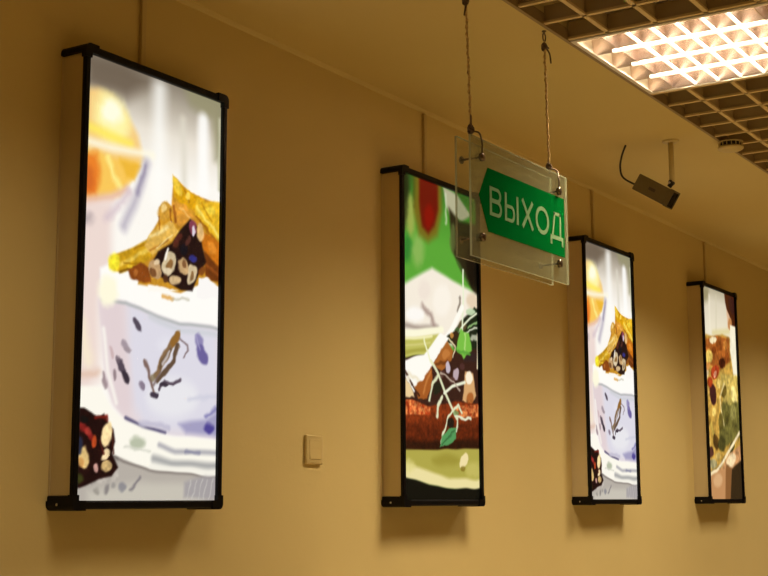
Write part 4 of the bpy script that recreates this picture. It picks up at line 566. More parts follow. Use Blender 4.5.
  ('poly',[(343.0,873.1),(338.4,879.1),(325.4,884.6),(305.4,889.2),(280.4,892.4),(253.1,893.8),(226.1,893.4),(202.0,891.3),(183.1,887.6),(171.1,882.7),(167.0,877.1),(171.3,871.3),(183.5,865.9),(202.6,861.3),(226.8,858.1),(253.9,856.5),(281.2,856.6),(306.1,858.7),(325.9,862.4),(338.7,867.3)],(156,144,54,0.85),30),
  ('poly',[(489.2,902.3),(486.2,910.4),(478.2,917.7),(466.0,923.6),(450.8,927.5),(434.0,928.9),(417.5,927.9),(402.8,924.4),(391.2,918.9),(383.9,911.9),(381.5,904.1),(384.3,896.2),(392.0,888.9),(403.9,883.0),(418.9,879.1),(435.5,877.4),(452.2,878.3),(467.2,881.7),(479.2,887.2),(486.7,894.3)],(200,188,100,0.8),28),
  ('poly',[(394.1,879.1),(387.6,886.5),(379.3,892.9),(370.1,897.6),(360.7,900.1),(352.3,900.2),(345.5,897.9),(341.0,893.5),(339.2,887.3),(340.3,880.1),(344.3,872.3),(350.7,864.9),(358.9,858.5),(368.1,853.8),(377.4,851.2),(386.0,851.0),(392.9,853.2),(397.5,857.7),(399.3,863.9),(398.1,871.3)],(240,222,164),8),
  ('poly',[(377.6,901.0),(376.8,903.9),(374.5,906.6),(370.9,908.8),(366.5,910.2),(361.6,910.8),(356.8,910.4),(352.4,909.1),(349.0,907.1),(346.9,904.4),(346.2,901.5),(347.0,898.6),(349.3,895.9),(352.8,893.7),(357.2,892.3),(362.1,891.7),(366.9,892.1),(371.3,893.4),(374.7,895.4),(376.9,898.0)],(136,116,38,0.9),7),
  ('poly',[(-53.9,923.0),(-3.6,928.2),(153.6,953.5),(308.6,964.8),(528.8,960.4),(525.5,1064.3),(-55.1,1056.5)],(16,15,8),9),
]
PICTURE_SALAD = [
  ('bg',[(0,(182,172,144)),(60,(220,210,186)),(200,(238,228,202)),(1000,(190,150,90))]),
  ('poly',[(101.0,29.2),(96.7,41.7),(87.3,53.6),(73.7,63.8),(57.2,71.3),(39.5,75.3),(22.3,75.5),(7.3,71.9),(-4.0,64.9),(-10.7,55.1),(-12.1,43.5),(-8.0,31.1),(1.2,19.3),(14.6,9.1),(30.9,1.5),(48.6,-2.7),(65.9,-3.0),(81.2,0.5),(92.8,7.5),(99.6,17.4)],(146,136,98,0.85),50),
  ('line',[(99.8,39.0),(93.2,213.0)],14.7,(242,234,208,0.9),36),
  ('line',[(201.5,26.4),(179.7,204.2)],11.8,(212,203,174,0.8),28),
  ('line',[(135.6,213.5),(374.6,179.4)],29.4,(226,212,156,0.9),30),
  ('poly',[(313.7,-47.3),(674.4,-63.8),(641.8,167.4),(406.7,166.1),(368.5,110.4),(332.4,39.9)],(74,34,14),18),
  ('poly',[(343.8,68.4),(412.7,120.5),(405.4,176.2),(360.6,170.9)],(224,184,146,0.95),14),
  ('poly',[(425.6,139.1),(422.8,148.7),(417.3,157.6),(409.5,165.1),(400.4,170.3),(390.7,172.7),(381.3,172.2),(373.4,168.8),(367.4,162.9),(364.2,154.9),(363.9,145.7),(366.6,136.2),(372.1,127.3),(379.7,119.8),(388.9,114.6),(398.6,112.0),(408.0,112.5),(416.0,115.8),(422.0,121.8),(425.3,129.9)],(190,128,74,0.95),16),
  ('poly',[(490.7,38.1),(493.9,51.7),(491.5,65.0),(483.8,76.4),(471.6,85.0),(456.1,89.9),(438.9,90.5),(421.7,87.0),(406.0,79.6),(393.5,69.1),(385.4,56.5),(382.3,43.0),(384.6,29.9),(392.1,18.5),(404.0,9.9),(419.3,4.9),(436.5,4.1),(453.8,7.5),(469.6,14.8),(482.4,25.3)],(58,27,22,0.9),22),
  ('poly',[(-78.4,268.0),(35.5,228.4),(147.7,231.6),(266.9,205.1),(370.7,209.5),(614.2,363.7),(555.4,782.2),(310.1,788.5),(155.3,862.9),(-43.6,902.7),(-150.2,903.9)],(196,152,66),18),
  ('poly',[(4.7,255.2),(177.3,223.8),(370.0,214.6),(369.6,333.3),(184.7,396.7),(33.7,361.2)],(164,90,34),22),
  ('poly',[(113.5,325.9),(109.9,336.6),(101.8,346.6),(90.3,354.9),(76.3,360.8),(61.2,363.7),(46.7,363.2),(33.9,359.6),(24.3,353.1),(18.7,344.4),(17.5,334.3),(21.1,323.8),(28.9,313.8),(40.3,305.5),(54.2,299.5),(69.2,296.5),(83.9,296.8),(96.8,300.4),(106.6,306.9),(112.4,315.7)],(232,196,96),18),
  ('poly',[(180.7,242.8),(177.6,248.5),(170.0,254.1),(158.6,259.0),(144.6,262.8),(129.4,265.1),(114.4,265.7),(101.1,264.5),(90.9,261.7),(84.6,257.5),(82.9,252.3),(85.9,246.7),(93.3,241.2),(104.5,236.3),(118.4,232.4),(133.6,230.1),(148.7,229.5),(162.1,230.6),(172.5,233.4),(178.9,237.6)],(240,222,178),14),
  ('poly',[(259.4,264.5),(256.3,272.3),(249.1,279.8),(238.6,286.1),(225.8,290.7),(212.0,293.2),(198.6,293.2),(186.8,290.8),(177.8,286.3),(172.5,280.1),(171.3,272.7),(174.3,265.0),(181.4,257.6),(191.7,251.2),(204.4,246.6),(218.2,244.1),(231.7,244.0),(243.6,246.3),(252.7,250.8),(258.2,257.1)],(132,66,22,0.9),16),
  ('poly',[(341.1,252.0),(338.3,259.8),(332.3,267.3),(323.6,273.5),(313.0,278.0),(301.7,280.2),(290.7,280.0),(281.2,277.4),(274.0,272.6),(269.7,266.2),(269.0,258.7),(271.7,250.9),(277.6,243.5),(286.3,237.3),(296.8,232.8),(308.1,230.5),(319.1,230.6),(328.7,233.2),(336.1,237.9),(340.3,244.4)],(190,120,50,0.9),14),
  ('poly',[(174.7,291.7),(172.2,297.9),(166.6,303.8),(158.4,308.7),(148.4,312.4),(137.6,314.2),(127.1,314.2),(117.8,312.3),(110.7,308.7),(106.5,303.8),(105.6,298.0),(108.0,291.8),(113.5,286.0),(121.6,281.0),(131.5,277.4),(142.3,275.4),(152.9,275.4),(162.3,277.2),(169.4,280.8),(173.7,285.8)],(120,56,18,0.9),14),
  ('poly',[(299.5,344.0),(296.0,351.8),(287.9,359.3),(276.0,365.6),(261.5,370.2),(245.8,372.7),(230.4,372.7),(216.9,370.3),(206.6,365.8),(200.4,359.6),(198.9,352.3),(202.3,344.6),(210.2,337.2),(221.9,330.8),(236.3,326.1),(252.0,323.6),(267.4,323.5),(281.1,325.8),(291.6,330.3),(298.0,336.6)],(70,26,12),16),
  ('poly',[(360.1,314.4),(357.4,322.2),(351.8,329.5),(343.7,335.6),(333.9,339.9),(323.5,342.0),(313.4,341.6),(304.7,338.9),(298.1,334.0),(294.3,327.5),(293.6,320.0),(296.2,312.3),(301.8,305.0),(309.8,298.8),(319.5,294.5),(329.9,292.4),(340.0,292.7),(348.9,295.4),(355.6,300.3),(359.4,306.8)],(150,74,26,0.9),14),
  ('poly',[(198.0,399.1),(188.4,409.9),(174.3,419.7),(157.0,427.5),(138.3,432.6),(119.9,434.6),(103.8,433.1),(91.3,428.5),(83.7,421.1),(81.8,411.6),(85.6,401.1),(94.9,390.4),(108.7,380.6),(125.8,372.7),(144.5,367.5),(163.0,365.4),(179.4,366.7),(192.2,371.3),(200.0,378.8),(202.0,388.3)],(164,60,28),14),
  ('poly',[(161.3,409.4),(156.8,414.9),(150.7,419.9),(143.6,423.9),(136.2,426.5),(129.2,427.5),(123.2,426.7),(118.9,424.3),(116.7,420.4),(116.8,415.5),(119.2,410.1),(123.6,404.6),(129.7,399.6),(136.8,395.6),(144.2,392.9),(151.3,391.9),(157.3,392.7),(161.6,395.1),(163.8,399.0),(163.7,403.9)],(232,158,118,0.95),9),
  ('poly',[(50.5,407.1),(47.5,417.5),(41.2,427.2),(32.3,435.1),(21.7,440.6),(10.3,443.0),(-0.6,442.2),(-10.1,438.3),(-17.2,431.5),(-21.2,422.7),(-21.8,412.6),(-18.8,402.3),(-12.7,392.7),(-3.9,384.7),(6.7,379.2),(18.1,376.6),(29.1,377.4),(38.7,381.3),(45.9,388.0),(49.9,396.9)],(242,210,158,0.95),18),
  ('poly',[(73.6,376.9),(71.5,382.9),(66.9,388.5),(60.2,393.3),(52.0,396.6),(43.2,398.2),(34.7,398.0),(27.2,395.9),(21.5,392.1),(18.2,387.2),(17.5,381.4),(19.6,375.4),(24.2,369.8),(30.8,365.1),(39.0,361.7),(47.7,360.1),(56.3,360.3),(63.8,362.3),(69.6,366.1),(73.0,371.1)],(210,140,70,0.9),12),
  ('poly',[(148.5,502.8),(149.2,518.9),(145.1,533.9),(136.5,546.2),(124.4,554.8),(110.0,558.6),(94.6,557.5),(79.9,551.5),(67.1,541.2),(57.6,527.7),(52.2,512.2),(51.4,496.3),(55.4,481.5),(63.8,469.1),(75.7,460.5),(90.0,456.5),(105.4,457.4),(120.3,463.3),(133.3,473.5),(143.0,487.1)],(66,30,28),16),
  ('poly',[(104.1,450.4),(101.3,458.0),(94.8,465.0),(85.4,470.9),(74.0,475.0),(61.7,477.0),(49.7,476.7),(39.2,474.1),(31.1,469.4),(26.4,463.2),(25.3,456.0),(28.1,448.6),(34.4,441.6),(43.7,435.7),(55.0,431.5),(67.4,429.4),(79.4,429.7),(90.1,432.3),(98.2,436.9),(103.0,443.2)],(164,56,22,0.95),14),
  ('poly',[(44.8,501.7),(42.4,510.5),(37.5,518.7),(30.6,525.3),(22.4,529.8),(13.6,531.7),(5.3,530.8),(-2.0,527.3),(-7.3,521.5),(-10.3,513.9),(-10.7,505.2),(-8.3,496.4),(-3.5,488.3),(3.4,481.6),(11.6,477.1),(20.3,475.1),(28.7,475.9),(36.0,479.4),(41.5,485.3),(44.5,493.0)],(220,176,90,0.9),14),
  ('poly',[(394.0,147.5),(644.0,151.7),(604.2,435.3),(418.5,423.3),(377.5,273.3)],(249,240,210),14),
  ('poly',[(212.7,404.2),(611.3,384.2),(591.3,526.7),(238.3,546.9)],(198,170,84),24),
  ('poly',[(295.3,487.5),(287.6,496.7),(277.3,505.1),(265.4,511.7),(253.1,515.9),(241.5,517.4),(231.7,516.0),(224.8,511.8),(221.4,505.3),(221.8,497.1),(225.9,487.9),(233.5,478.8),(243.6,470.4),(255.5,463.8),(267.9,459.4),(279.6,457.9),(289.4,459.2),(296.5,463.4),(299.9,469.9),(299.5,478.3)],(104,84,30,0.95),14),
  ('poly',[(448.5,493.6),(451.6,510.1),(450.4,525.4),(445.2,538.0),(436.4,546.6),(424.8,550.4),(411.7,549.1),(398.4,542.7),(386.0,532.0),(375.9,518.0),(369.0,502.1),(365.9,485.7),(367.0,470.5),(372.1,458.0),(380.8,449.3),(392.2,445.3),(405.3,446.5),(418.7,452.7),(431.2,463.4),(441.4,477.5)],(236,212,130,0.95),18),
  ('poly',[(387.1,430.4),(384.1,436.7),(376.8,442.7),(366.1,447.8),(353.1,451.4),(338.9,453.4),(325.1,453.4),(312.9,451.4),(303.5,447.8),(297.9,442.7),(296.4,436.8),(299.4,430.6),(306.5,424.7),(317.0,419.6),(330.0,415.9),(344.1,413.9),(358.0,413.8),(370.4,415.7),(379.9,419.4),(385.7,424.4)],(226,192,96,0.9),14),
  ('poly',[(221.2,451.8),(218.9,459.4),(213.9,466.4),(206.7,472.2),(198.2,476.2),(189.0,478.0),(180.2,477.4),(172.6,474.5),(166.8,469.6),(163.6,463.2),(163.1,455.8),(165.4,448.3),(170.3,441.3),(177.4,435.5),(185.9,431.4),(195.1,429.6),(203.9,430.1),(211.6,433.0),(217.4,437.9),(220.7,444.4)],(232,200,110,0.9),12),
  ('poly',[(224.9,538.0),(592.7,516.6),(571.5,667.6),(379.0,719.0),(256.0,751.8),(161.0,702.9)],(112,104,48),24),
  ('poly',[(428.6,575.3),(424.7,587.6),(416.7,599.0),(405.4,608.2),(391.9,614.4),(377.5,617.0),(363.7,615.7),(351.8,610.8),(343.0,602.6),(338.0,592.0),(337.3,580.1),(341.1,567.9),(349.0,556.6),(360.2,547.3),(373.6,541.0),(388.0,538.3),(401.9,539.4),(413.9,544.3),(423.0,552.5),(428.0,563.2)],(142,132,70,0.9),18),
  ('poly',[(327.5,609.7),(324.2,620.3),(317.5,630.0),(307.9,638.0),(296.5,643.3),(284.3,645.4),(272.7,644.3),(262.6,640.0),(255.1,632.9),(250.8,623.8),(250.3,613.4),(253.5,602.9),(260.1,593.2),(269.6,585.2),(281.0,579.9),(293.1,577.6),(304.9,578.6),(315.1,582.9),(322.7,590.0),(327.0,599.2)],(86,78,32,0.9),16),
  ('poly',[(442.6,653.2),(439.6,660.9),(433.0,667.9),(423.5,673.7),(411.9,677.7),(399.5,679.3),(387.4,678.6),(376.9,675.6),(368.9,670.6),(364.2,664.0),(363.3,656.5),(366.2,648.9),(372.7,641.8),(382.1,636.0),(393.6,632.1),(406.0,630.3),(418.2,630.9),(428.8,633.9),(436.9,639.0),(441.7,645.6)],(96,88,40,0.9),16),
  ('poly',[(374.0,529.3),(371.7,535.5),(366.7,541.2),(359.4,546.0),(350.6,549.2),(341.2,550.7),(332.0,550.3),(324.0,548.0),(317.9,544.0),(314.4,538.8),(313.7,532.9),(316.0,526.7),(320.9,521.0),(328.1,516.3),(336.9,513.0),(346.3,511.5),(355.5,511.8),(363.6,514.1),(369.8,518.1),(373.4,523.3)],(166,148,74,0.9),14),
  ('line',[(265.4,448.7),(198.8,515.7),(205.5,577.4),(240.1,647.4)],12.7,(230,206,140,0.95),13),
  ('line',[(19.7,596.7),(66.5,669.1),(115.4,728.1)],21.6,(210,178,80,0.95),20),
  ('poly',[(233.2,633.4),(229.8,646.8),(223.3,659.1),(214.3,668.9),(203.8,675.4),(192.8,678.0),(182.4,676.3),(173.5,670.6),(167.0,661.5),(163.6,649.7),(163.6,636.6),(166.9,623.2),(173.3,611.0),(182.2,601.1),(192.6,594.5),(203.6,591.8),(214.2,593.4),(223.2,599.0),(229.7,608.2),(233.2,620.1)],(92,80,32,0.9),18),
  ('poly',[(57.0,632.1),(54.8,639.5),(50.0,646.2),(43.2,651.7),(35.1,655.3),(26.4,656.9),(18.0,656.1),(10.6,653.1),(5.2,648.2),(2.0,641.9),(1.5,634.8),(3.7,627.5),(8.4,620.8),(15.1,615.3),(23.2,611.6),(31.9,610.0),(40.4,610.7),(47.8,613.7),(53.3,618.6),(56.5,624.9)],(150,110,40,0.9),14),
  ('poly',[(132.2,590.8),(129.9,598.2),(125.1,605.0),(118.1,610.6),(109.8,614.4),(100.9,616.0),(92.3,615.2),(84.9,612.3),(79.3,607.4),(76.1,601.0),(75.6,593.8),(77.8,586.4),(82.6,579.6),(89.5,574.0),(97.8,570.2),(106.7,568.5),(115.3,569.2),(122.8,572.2),(128.5,577.1),(131.7,583.5)],(226,196,104,0.9),12),
  ('poly',[(154.5,729.6),(156.0,741.2),(153.5,751.9),(147.2,760.7),(137.7,766.8),(126.0,769.5),(113.2,768.6),(100.7,764.3),(89.5,756.8),(80.9,747.1),(75.5,735.9),(74.0,724.5),(76.5,713.8),(82.7,705.0),(92.0,698.9),(103.6,696.0),(116.4,696.8),(129.0,701.1),(140.3,708.5),(149.1,718.3)],(86,58,22,0.95),16),
  ('poly',[(78.1,780.6),(75.3,787.8),(68.9,794.5),(59.7,799.9),(48.4,803.4),(36.3,804.9),(24.5,804.0),(14.1,801.0),(6.2,796.1),(1.5,789.8),(0.5,782.7),(3.2,775.5),(9.4,768.9),(18.6,763.6),(29.7,759.9),(41.9,758.4),(53.8,759.2),(64.2,762.2),(72.3,767.1),(77.0,773.4)],(80,44,36,0.95),14),
  ('poly',[(254.9,737.6),(250.6,749.5),(241.4,760.4),(228.0,769.2),(211.9,775.0),(194.7,777.4),(178.0,776.0),(163.5,771.0),(152.5,763.0),(146.1,752.7),(144.9,741.2),(149.0,729.4),(158.0,718.6),(171.1,709.7),(187.1,703.8),(204.3,701.3),(221.1,702.5),(235.9,707.4),(247.1,715.4),(253.7,725.8)],(66,62,28,0.95),20),
  ('poly',[(121.9,835.5),(118.0,842.7),(108.3,849.4),(94.0,854.8),(76.4,858.4),(57.3,859.9),(38.6,859.1),(22.1,856.1),(9.3,851.3),(1.5,845.0),(-0.6,838.0),(3.2,830.8),(12.5,824.2),(26.5,818.7),(43.9,815.1),(63.0,813.5),(81.8,814.2),(98.6,817.1),(111.7,822.0),(119.7,828.3)],(156,146,104,0.95),18),
  ('poly',[(379.7,754.9),(370.9,765.4),(359.6,774.7),(346.7,781.9),(333.7,786.4),(321.8,787.7),(312.1,785.7),(305.6,780.7),(302.8,773.0),(304.1,763.5),(309.3,753.0),(318.0,742.6),(329.2,733.3),(342.0,725.9),(355.1,721.3),(367.1,719.9),(377.0,721.8),(383.6,726.9),(386.4,734.7),(385.1,744.3)],(58,56,24,0.95),16),
  ('poly',[(172.2,796.8),(169.6,802.7),(163.7,808.1),(154.9,812.4),(144.3,815.4),(132.7,816.5),(121.4,815.9),(111.5,813.5),(103.9,809.5),(99.4,804.4),(98.3,798.7),(100.8,792.9),(106.6,787.5),(115.3,783.1),(125.8,780.2),(137.4,778.9),(148.7,779.5),(158.7,781.9),(166.4,785.9),(171.1,791.0)],(190,160,90,0.9),12),
  ('poly',[(44.7,735.1),(42.6,740.9),(38.0,746.3),(31.4,750.6),(23.4,753.5),(14.8,754.6),(6.4,754.0),(-1.0,751.6),(-6.6,747.7),(-9.9,742.7),(-10.5,737.0),(-8.5,731.2),(-4.0,725.9),(2.6,721.6),(10.5,718.7),(19.2,717.5),(27.6,718.1),(35.0,720.4),(40.7,724.4),(44.0,729.4)],(206,170,90,0.9),12),
  ('line',[(-95.7,889.7),(41.2,878.6),(157.1,848.8),(235.2,800.0)],14.4,(86,70,32,0.95),16),
  ('poly',[(-97.8,907.8),(68.4,882.8),(185.8,848.3),(280.4,789.3),(565.9,707.6),(514.7,1071.4),(-115.9,1065.2)],(196,142,92),14),
  ('line',[(-14.8,888.6),(112.2,868.3),(218.8,814.6),(329.4,754.4),(494.0,660.8)],17.5,(249,226,180),14),
  ('poly',[(382.3,822.9),(365.0,834.1),(343.5,843.6),(320.0,850.4),(296.7,853.9),(276.0,853.8),(259.7,850.1),(249.4,843.3),(246.1,833.9),(250.1,822.8),(261.0,811.2),(277.8,800.1),(298.9,790.6),(322.3,783.6),(345.8,779.8),(367.0,779.7),(383.7,783.3),(394.4,790.2),(397.8,799.8),(393.6,811.1)],(251,222,172),20),
  ('poly',[(183.8,909.3),(179.4,919.5),(169.3,928.7),(154.5,936.1),(136.5,940.8),(117.1,942.6),(98.2,941.1),(81.6,936.6),(68.9,929.6),(61.3,920.6),(59.5,910.7),(63.7,900.6),(73.5,891.5),(88.0,884.1),(105.8,879.3),(125.2,877.4),(144.3,878.7),(161.2,883.1),(174.2,890.2),(182.0,899.2)],(220,174,124,0.9),24),
  ('poly',[(245.5,832.9),(331.6,850.4),(288.0,1069.2),(200.9,1068.3)],(136,90,48,0.95),20),
  ('poly',[(331.0,855.2),(554.7,787.2),(514.7,1071.4),(273.4,1069.0)],(54,39,20),16),
  ('line',[(-19.7,929.8),(4.9,1066.4)],16.2,(168,110,50,0.9),22),
  ('tex',[(-48.9,246.3),(640.4,177.8),(551.9,807.0),(155.3,862.9),(-122.8,894.6)],0.3,26,16),
]


BW, BWX, BWT, REC, BH, BD, BZ = .019, .015, .018, .010, 1.035, .0785, EYE - .0165      # bezel, box height, depth, base height
PWm, PHm = (.5-2*BWX)*1000, (BH-BW-BWT)*1000
def inside(px, py, pts):
    r = np.zeros(px.shape, bool); n = len(pts); j = n-1
    for i in range(n):
        xi, yi = pts[i]; xj, yj = pts[j]
        c = ((yi > py) != (yj > py))
        if yi != yj: r ^= c & (px < (xj-xi)*(py-yi)/(yj-yi)+xi)
        j = i
    return r
def segdist(px, py, a, b):
    dx, dy = b[0]-a[0], b[1]-a[1]; L = dx*dx+dy*dy+1e-9
    t = np.clip(((px-a[0])*dx+(py-a[1])*dy)/L, 0, 1)
    return np.hypot(px-a[0]-t*dx, py-a[1]-t*dy)
def vnoise(px, py, s, seed):
    rng = np.random.RandomState(seed); T = rng.rand(64, 64)
    x, y = px/s+13.7, py/s+5.3; ix, iy = np.floor(x).astype(int), np.floor(y).astype(int); fx, fy = x-ix, y-iy
    fx = fx*fx*(3-2*fx); fy = fy*fy*(3-2*fy); g = lambda i, j: T[i % 64, j % 64]
    return (g(ix, iy)*(1-fx)+g(ix+1, iy)*fx)*(1-fy)+(g(ix, iy+1)*(1-fx)+g(ix+1, iy+1)*fx)*fy
def smooth(d, soft):            # d>0 inside
    t = np.clip(d/max(soft, .5)+.5, 0, 1); return t*t*(3-2*t)
def paint(ops, px, py):
    col = np.zeros((px.size, 3))
    big_x = (vnoise(px, py, 60, 81)-.5)*6; big_y = (vnoise(px, py, 60, 82)-.5)*6
    wob_x = (vnoise(px, py, 22, 91)-.5)*8 + (vnoise(px, py, 9, 92)-.5)*3; wob_y = (vnoise(px, py, 22, 93)-.5)*8 + (vnoise(px, py, 9, 94)-.5)*3
    for k, o in enumerate(ops):
        if o[0] == 'bg':
            st = o[1]
            for c in range(3): col[:, c] = np.interp(py, [s[0] for s in st], [s[1][c] for s in st])
            continue
        pts = o[1]; soft = o[-1]
        ext = max(max(q[i] for q in pts)-min(q[i] for q in pts) for i in (0, 1))
        X, Y = (px + big_x, py + big_y) if ext > 130 else (px + wob_x, py + wob_y)
        d = np.full(px.shape, 1e9)
        if o[0] == 'line':
            for a, b in zip(pts, pts[1:]): d = np.minimum(d, segdist(X, Y, a, b))
            d = o[2]/2-d; rgb = o[3]
        else:
            for a, b in zip(pts, pts[1:]+pts[:1]): d = np.minimum(d, segdist(X, Y, a, b))
            d = np.where(inside(X, Y, pts), d, -d); rgb = o[2]
        al = smooth(d, soft)[:, None]
        if o[0] == 'tex':
            n = vnoise(px, py, o[3], k)*.55+vnoise(px, py, o[3]*.5, k+50)*.45
            al = al*np.clip((225-col.min(1, keepdims=True))/90, 0, 1)          # pale areas stay smooth
            col = np.clip(col*(1+al*o[2]*(n[:, None]-.5)*2), 0, 255); continue
        c = np.array(rgb[:3], float)[None, :]
        if len(rgb) > 3: al = al*rgb[3]
        if o[0] == 'mot':
            n = vnoise(px, py, o[4], k)*.6+vnoise(px, py, o[4]*.45, k+50)*.4
            n = np.clip((n-.5)*2.2+.5, 0, 1)[:, None]
            c = c*(1-n)+np.array(o[3], float)[None, :]*n
        col = col*(1-al)+c*al
    return col
def picture_material(name):
    mt = bpy.data.materials.new(name); mt.use_nodes = True; nt = mt.node_tree; b = nt.nodes['Principled BSDF']
    a = nt.nodes.new('ShaderNodeAttribute'); a.attribute_name = 'print_colour'
    b.inputs['Base Color'].default_value = (.004, .004, .004, 1); b.inputs['Roughness'].default_value = .25; b.inputs['Specular IOR Level'].default_value = .08
    nt.links.new(a.outputs['Color'], b.inputs['Emission Color']); b.inputs['Emission Strength'].default_value = 1.0
    return mt
M['picture'] = picture_material('backlit_print')
def picture_mesh(name, ops, nx=170, nz=360):
    u, v = np.meshgrid(np.linspace(0, 1, nx), np.linspace(0, 1, nz))
    u, v = u.ravel(), v.ravel()
    co = np.stack([(u-.5)*PWm/1000, np.full(u.shape, -BD+REC), BW+(1-v)*PHm/1000], 1)
    me = bpy.data.meshes.new(name)
    i = (np.arange(nz-1)[:, None]*nx+np.arange(nx-1)[None, :]).ravel()
    faces = np.stack([i+nx, i+nx+1, i+1, i], 1)
    me.from_pydata(co.tolist(), [], faces.tolist())
    s = np.clip(paint(ops, u*PWm, v*PHm)/255, 0, 1)
    l = np.where(s <= .04045, s/12.92, ((s+.055)/1.055)**2.4)
    at = me.attributes.new('print_colour', 'FLOAT_COLOR', 'POINT')
    at.data.foreach_set('color', np.concatenate([l, np.ones((len(l), 1))], 1).astype(np.float32).ravel())
    me.materials.append(M['picture'])
    return me
MESH_BERRY = picture_mesh('display_panel', PICTURE_BERRY)
MESH_MUSHROOM = picture_mesh('display_panel', PICTURE_MUSHROOM)
MESH_SALAD = picture_mesh('display_panel', PICTURE_SALAD)

def make_lightbox(loc, label):
    t = thing('lightbox', label, 'lightbox', loc, 'backlit food pictures along the wall')
    bm = bmesh.new()
    box(bm, -.246, .246, -BD+.013, 0, .0285, BH-.0175, .002)
    for s in (-1, 1):
        box(bm, min(s*.244, s*.2485), max(s*.244, s*.2485), -BD+.0122, -BD+.017, .0295, BH-.02)
        box(bm, min(s*.244, s*.2475), max(s*.244, s*.2475), -.005, 0, .0295, BH-.02)
    obj('housing', bm, M['housing'], t, label='champagne coloured metal sides')
    bm = bmesh.new()
    box(bm, -.25, -.25+BWX, -BD, -BD+.012, .016, BH-.016, .0025); box(bm, .25-BWX, .25, -BD, -BD+.012, .016, BH-.016, .0025)
    box(bm, -.25, .25, -BD, 0, 0, BW, .004); box(bm, -.2495, .2495, -BD+.0125, 0, .004, .029, .002); box(bm, -.25, .25, -BD, 0, BH-BWT, BH, .004)
    obj('frame', bm, M['black'], t, label='black frame')
    for sx in (-1, 1):
        for sz in (0, 1):
            bm = bmesh.new()
            # an L-shaped corner piece with a rounded outer corner, seen from the front
            r = .014; cx, cz = sx*(.2525-r), (-.003+r) if sz == 0 else (BH+.003-r); dz = -1 if sz == 0 else 1
            arc = [(cx+sx*r*math.cos(a), cz+dz*r*math.sin(a)) for a in np.linspace(0, math.pi/2, 7)]
            ix = sx*(.25-BWX-.002); iz = BW if sz == 0 else BH-BWT
            outline = [(sx*.2525, iz-dz*.012)] + arc + [(sx*.212, arc[-1][1]), (sx*.212, iz), (ix, iz), (ix, iz-dz*.012)]
            prism(bm, outline, 1, -BD-.002, -BD+.013)
            # the cap carried back over the top or bottom edge to the wall
            o2 = [(sx*.2525, iz+dz*.001)] + arc + [(sx*.212, arc[-1][1]), (sx*.212, iz+dz*.001)]
            prism(bm, o2, 1, -BD+.013, 0)
            obj('corner_cap', bm, M['black'], t)
    bm = bmesh.new(); lathe(bm, [(.003, 0), (.003, .0012), (.0015, .002)], (-.2525, -.034, BW*.55), (-1, 0, 0), 12)
    obj('screw', bm, M['screw'], t, label='small bright screw head')
    p = bpy.data.objects.new('display_panel', MESH_BERRY); C.objects.link(p); p.parent = t
    return t
SX, S = 2.1236 + .25, 1.3447
b0 = make_lightbox((SX, YW, BZ), 'largest and nearest lit picture box, dessert in a white bowl, leftmost on the wall')
others = [(1, MESH_MUSHROOM, 'lit picture box with green and red food photo, behind the hanging green sign'),
          (2, MESH_BERRY, 'smaller repeat of the white bowl picture, right of the green exit sign'),
          (3, MESH_SALAD, 'farthest and smallest lit picture box, salad photo, rightmost on the wall')]
for k, me, lab in others:
    d = dup(b0, (SX+S*k, YW, BZ), lab)
    for ch in d.children:
        if ch.name.startswith('display_panel'): ch.data = me

# thin cable conduits from the soffit to each box
clabels = ['thin cable conduit above the largest bowl picture at the left', 'thin cable conduit above the green and red picture box',
           'thin cable conduit above the smaller bowl picture right of the sign', 'thin cable conduit above the farthest salad picture']
con0 = None
for k in range(4):
    loc = (SX+S*k+.008, YW, BZ+BH)
    if con0 is None:
        con0 = thing('cable_conduit', clabels[0], 'conduit', loc, 'cable conduits above the picture boxes')
        zt = ZC-.0145-(BZ+BH)
        bm = bmesh.new(); box(bm, -.0065, .0065, -.009, 0, .001, zt, .0015); obj('channel', bm, M['conduit'], con0)
        bm = bmesh.new(); box(bm, -.0078, .0078, -.011, -.0085, .001, zt, .001); obj('cover', bm, M['conduit'], con0)
    else: dup(con0, loc, clabels[k])

# ------------------------------------------------------------------ wall switch
sw = thing('wall_switch', 'small square beige switch on the wall between the first two picture boxes', 'switch', (3.111, YW, EYE+.141))
bm = bmesh.new(); box(bm, -.04, .04, -.010, 0, -.04, .04, .003); obj('plate', bm, M['switch'], sw)
bm = bmesh.new(); prism(bm, [(-.010, -.027), (-.0122, -.0265), (-.0106, .0), (-.0112, .0265), (-.010, .027)], 0, -.026, .026)
obj('rocker', bm, M['switch'], sw)

# ------------------------------------------------------------------ hanging exit sign
YSF, YSB = 1.527, 1.567
sign = thing('exit_sign', 'green arrow sign between two clear plates, hanging on two cords', 'sign', (3.05, 1.547, EYE+.573))
def plate(name, x0, x1, y, z0, z1, mats):
    bm = bmesh.new(); box(bm, x0-3.05, x1-3.05, y-1.547-.003, y-1.547+.003, z0, z1)
    o = obj(name, bm, mats, sign)
    for p in o.data.polygons: p.material_index = 0 if abs(p.normal.y) > .9 else 1
    return o
plate('back_plate', 2.787, 3.312, YSB, .0, .296, [M['acrylic'], M['acrylic_edge']])
plate('front_plate', 2.784, 3.324, YSF, -.001, .294, [M['frosted'], M['acrylic_edge']])
yf_ = YSF-1.547-.003
bm = bmesh.new()
prism(bm, [(2.8205-3.05, .1525), (2.866-3.05, .069), (3.300-3.05, .069), (3.302-3.05, .230), (2.866-3.05, .228)], 1, yf_-.0009, yf_)
arrow = obj('arrow_panel', bm, M['green'], sign, label='green left-pointing arrow film')
